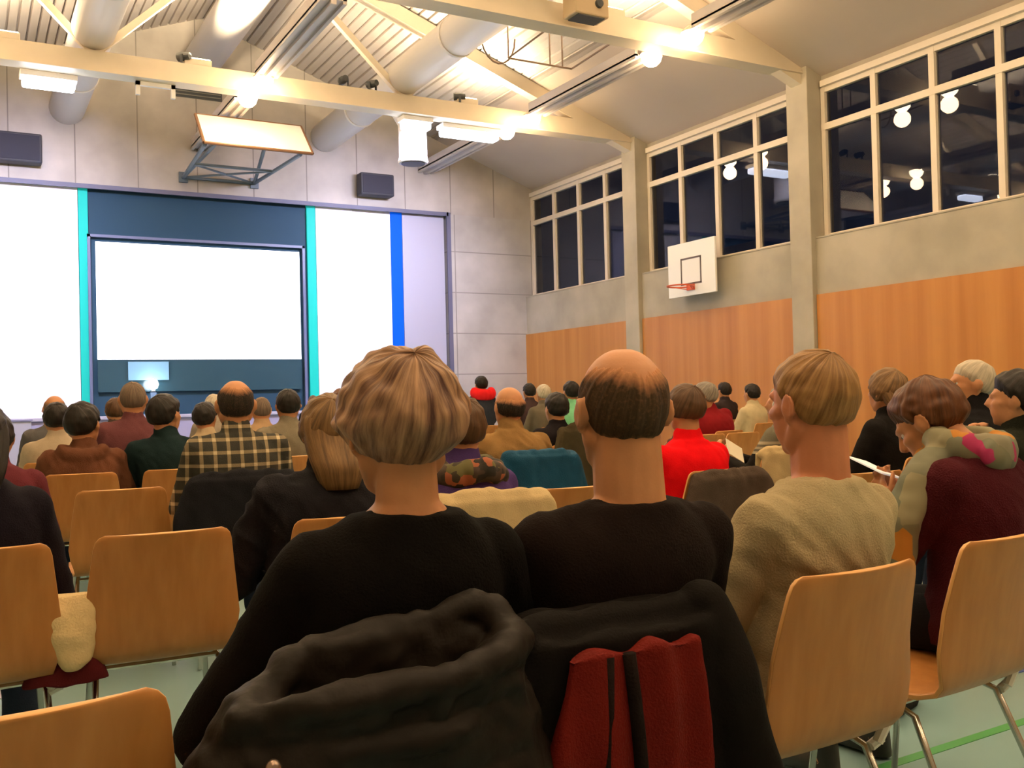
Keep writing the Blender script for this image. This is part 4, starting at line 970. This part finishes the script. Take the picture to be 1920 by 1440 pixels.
# black puffer coat with hood, over the chair of the ash-blond woman
cx, cy, cz_ = chair_at('plywood chair under the black puffer coat with the hood')
m_puff = mat('puffer_black', (0.0085, 0.0055, 0.0035), 0.6, bump=.25, bscale=40, var=.15, vscale=8, spec=.16)
bm = bmesh.new()
rings = []
for k in range(12):
    f = k/11; z = .36+(.785-.36)*f; rings.append(sring(-.055-.03*(1-f), -.328, z, .215+.09*(1-f), .046, 3, 44))
loft(bm, rings)
loft(bm, [sring(0, -.205, z, .17, .02, 3, 28) for z in (.60, .72, .84)])
lip = [(-.265, -.35, .790), (-.20, -.375, .800), (-.10, -.385, .803), (0, -.385, .807), (.08, -.38, .815), (.125, -.36, .824), (.15, -.33, .828)]
back = [(.165, -.30, .832), (.15, -.262, .862), (.11, -.262, .876), (.04, -.262, .870), (-.03, -.262, .862), (-.10, -.262, .852), (-.17, -.265, .835), (-.22, -.29, .800)]
lip = [(a, b+.012, c) for a, b, c in lip]; chain(bm, lip, [.018, .020, .021, .021, .021, .021, .020]); chain(bm, back + [lip[0]], [.026, .024, .020, .018, .018, .018, .020, .022, .022]); chain(bm, [lip[-1], back[0]], [.026, .026])
loft(bm, [sring(-.03, -.262, z, w_, .028, 3, 36) for z, w_ in ((.60, .19), (.72, .195), (.80, .18), (.845, .165), (.862, .12))])
for (a, b, c) in lip: chain(bm, [(a*.96, b+.02, c-.02), (a*.9, b+.055, c-.10)], [.034, .045])
ball(bm, (-.04, -.32, .735), (.20, .07, .03))
chain(bm, [(-.24, -.30, .77), (-.31, -.31, .64), (-.34, -.33, .42)], [.05, .065, .07]); chain(bm, [(.15, -.29, .74), (.19, -.29, .6), (.20, -.29, .42)], [.045, .05, .05])
def puff(co, nn):
    q = math.sin(co.x*7+2)*.01
    quilt = .007*abs(math.sin((co.z+q)*math.pi/.085)) if co.z < .765 else .004*abs(math.sin(co.x*38+3*noise.noise(co*8)))
    return quilt + .012*noise.noise(Vector((co.x*11, co.y*11, co.z*9))) + .005*noise.noise(co*38)
pc = objm('puffer_coat', remesh(bm, .0065, 3, puff), m_puff)
tag(pc, 'black puffer coat with a wide open hood hung over the ash-blond woman\'s chair', 'coat'); pc.location = (cx, cy, 0)
bm = bmesh.new(); ball(bm, (-.236, -.388, .735), (.012, .010, .017)); obj('cord_toggle', bm, mat('toggle_metal', (0.30, 0.22, 0.18), 0.25, metal=.8), pc, smooth=True)
bm = bmesh.new(); ball(bm, (-.30, -.365, .725), (.013, .012, .013)); obj('cord_toggle', bm, mat('toggle_black', (0.03, 0.025, 0.02), 0.3), pc, smooth=True)
bm = bmesh.new(); boxm(bm, (-.205, -.375, .672), (.030, .004, .006), Matrix.Rotation(R(-12), 3, 'Y')); obj('metal_tag', bm, mat('tag_brass', (0.42, 0.26, 0.10), 0.35, metal=.6), pc, bevel=.001)

# black jacket with a red lining, over the balding man's chair
cx, cy, cz_ = chair_at('plywood chair of the balding man, under the red-lined jacket')
bm = bmesh.new(); rings = []
for k in range(12):
    f = k/11; z = .22+(.815-.22)*f; rings.append(sring(.035*(1-f)+.02, -.296, z, .205+.055*(1-f), .030, 3, 44))
loft(bm, rings); cap(bm, (-.17, -.262, .822), (.17, -.262, .822), .028, .028); loft(bm, [sring(0, -.205, z, .185, .018, 3, 28) for z in (.60, .72, .84)])
chain(bm, [(.19, -.27, .83), (.215, -.30, .70), (.245, -.32, .52), (.26, -.32, .28)], [.045, .055, .062, .065])
chain(bm, [(-.19, -.27, .82), (-.215, -.29, .66), (-.225, -.30, .30)], [.032, .034, .036])
rj = objm('red_lined_jacket', remesh(bm, .008, 4, lambda co, nn: .012*noise.noise(Vector((co.x*13, co.y*9, co.z*5)))), F_COAT)
tag(rj, 'black jacket turned to its red lining, hung over the balding man\'s chair', 'jacket'); rj.location = (cx-.02, cy, 0)
bm = bmesh.new(); rings = []
for k in range(16):
    f = k/15; z = .24+(.795-.24)*f; rings.append(sring(-.012-.022*(1-f), -.333-.004*math.sin(f*9), z, .128+.070*(1-f), .020, 5, 60))
loft(bm, rings)
def red_f(co, nn):
    u = co.x - .10*(.80-co.z)*(.6 if co.x > 0 else .2)
    return .007*math.sin(u*62+1.2*noise.noise(Vector((co.x*6, 0, co.z*3)))) + .008*noise.noise(Vector((u*16, 0, co.z*4)))
objm('lining', remesh(bm, .006, 2, red_f), fabric('red_lining', (0.115, 0.007, 0.004), rough=.7, var=.1), rj, label='deep red lining')
for (xa, xb, r_) in ((-.075, -.105, .011), (-.035, .02, .012)):
    bm = bmesh.new(); pts = [(xa+(xb-xa)*k/8, -.352-.003*math.sin(k), (.79-.53*k/8)) for k in range(9)]; tube(bm, pts, r_, 8); obj('lining_seam', bm, F_BLACK2, rj, smooth=True, label='black seam band of the lining')

CG = 'coats hung on chairs'
def coat_on(chlab, m, lab, **kw):
    x, y, rz = chair_at(chlab); return coat(x+kw.pop('dx', 0), y, rz, m, lab, group=CG, **kw)
coat_on('plywood chair under the cream coat', fabric('cream_coat', (0.52, 0.40, 0.22)), 'cream quilted coat hung behind the woman in purple', folds=.012, w=.23, top=.84)
coat_on('plywood chair of the man in the tan jacket, under a blue jacket', fabric('blue_jacket', (0.008, 0.055, 0.11), rough=.6), 'petrol blue jacket hung behind the man in the tan jacket', w=.23, top=.88, dx=.06)
coat_on('plywood chair under the grey-brown coat', fabric('greybrown_coat', (0.060, 0.043, 0.032)), 'grey-brown coat hung behind the woman in the red sweater', w=.24, top=.80, flare=.10, dx=.06)
coat_on('plywood chair of the man in the plaid shirt', fabric('black_coat_c', (0.012, 0.012, 0.015)), 'black coat hung behind the man in the plaid shirt', w=.24, top=.86, flare=.08)
coat_on('plywood chair of the person in black right of the tan jacket', fabric('olive_coat', (0.050, 0.038, 0.020)), 'olive brown coat heaped on the chair of the person in black', w=.22, top=.94, bulge=.03, dx=.10)
coat_on('empty plywood chair beside the ear of the cream sweater man', fabric('pale_coat', (0.50, 0.38, 0.20)), 'pale cream coat hung left of the cream sweater man', w=.17, top=.84, sleeves=False, dx=-.06)
# fleece lined jacket between the two left chairs of the second row
q = onY(122, 1150, 3.14)
bm = bmesh.new(); loft(bm, [sring(0, 0, .665, .075, .03), sring(.0, -.01, .62, .085, .045), sring(.002, -.02, .56, .07, .055), sring(.012, -.02, .52, .062, .052), sring(.018, -.03, .48, .045, .045), sring(.01, -.035, .455, .022, .03)])
ball(bm, (-.03, -.02, .60), (.05, .05, .05)); ball(bm, (.035, -.02, .57), (.045, .05, .05))
t = objm('fleece_lined_jacket', remesh(bm, .008, 3, lambda co, nn: .003*noise.noise(co*18)), fabric('cream_fleece', (0.62, 0.47, 0.25), bump=.35, bscale=140))
tag(t, 'maroon jacket with cream fleece lining stuffed between the two left chairs', 'jacket'); t.location = (q.x, 3.10, 0)
bm = bmesh.new(); loft(bm, [sring(0, .03, .405, .115, .06), sring(0, .02, .44, .105, .055), sring(0, .03, .53, .055, .04)])
objm('outer_shell', remesh(bm, .008, 3, lambda co, nn: .010*noise.noise(co*16)), fabric('maroon_shell', (0.10, 0.012, 0.014)), t, label='maroon shell below the fleece')
# sheets and bags
q = onZ(58, 1292, 0.0)
tag(obj('paper_sheet', B((-.12, .12, -.09, .09, 0.001, 0.004)), mat('sheet_lavender', (0.62, 0.60, 0.85), .6)), 'pale lavender sheet on the floor behind the bottom-left chair', 'paper').location = (q.x, q.y, 0)
q = onY(1378, 845, 4.72)
bm = bmesh.new(); boxm(bm, (0, 0, 0), (.15, .004, .12), Matrix.Rotation(R(28), 3, 'Y') @ Matrix.Rotation(R(-35), 3, 'X'))
tag(obj('paper_sheet', bm, mat('sheet_white', (0.80, 0.74, 0.60), .6)), 'white sheet held by the man in the striped grey sweater', 'paper').location = q
def bag(x, y, rz, w, d, h, col, lab):
    bm = bmesh.new(); loft(bm, [sring(0, 0, 0.0, w, d, 4), sring(0, 0, h*.3, w*1.06, d*1.1, 3.5), sring(0, 0, h*.8, w*.95, d*.85, 3), sring(0, 0, h, w*.8, d*.5, 3)])
    o = objm('handbag', remesh(bm, .012, 3, lambda co, nn: .010*noise.noise(co*9)), fabric('bag_'+str(int(x*100)), col, rough=.6)); tag(o, lab, 'bag', 'bags on the floor'); o.location = (x, y, 0.006); o.rotation_euler = (0, 0, rz)
    b = bmesh.new(); tube(b, [(-w*.5, 0, h*.95), (-w*.4, 0, h*1.35), (0, 0, h*1.5), (w*.4, 0, h*1.35), (w*.5, 0, h*.95)], .008, 8); obj('handle', b, mat('bag_strap', (0.015, 0.012, 0.01), .5), o, smooth=True)
q = onZ(1735, 1345, 0.0); bag(q.x-.05, q.y+.15, .3, .17, .10, .20, (0.010, 0.010, 0.010), 'black shapeless bag on the floor under the maroon coat woman\'s chair')
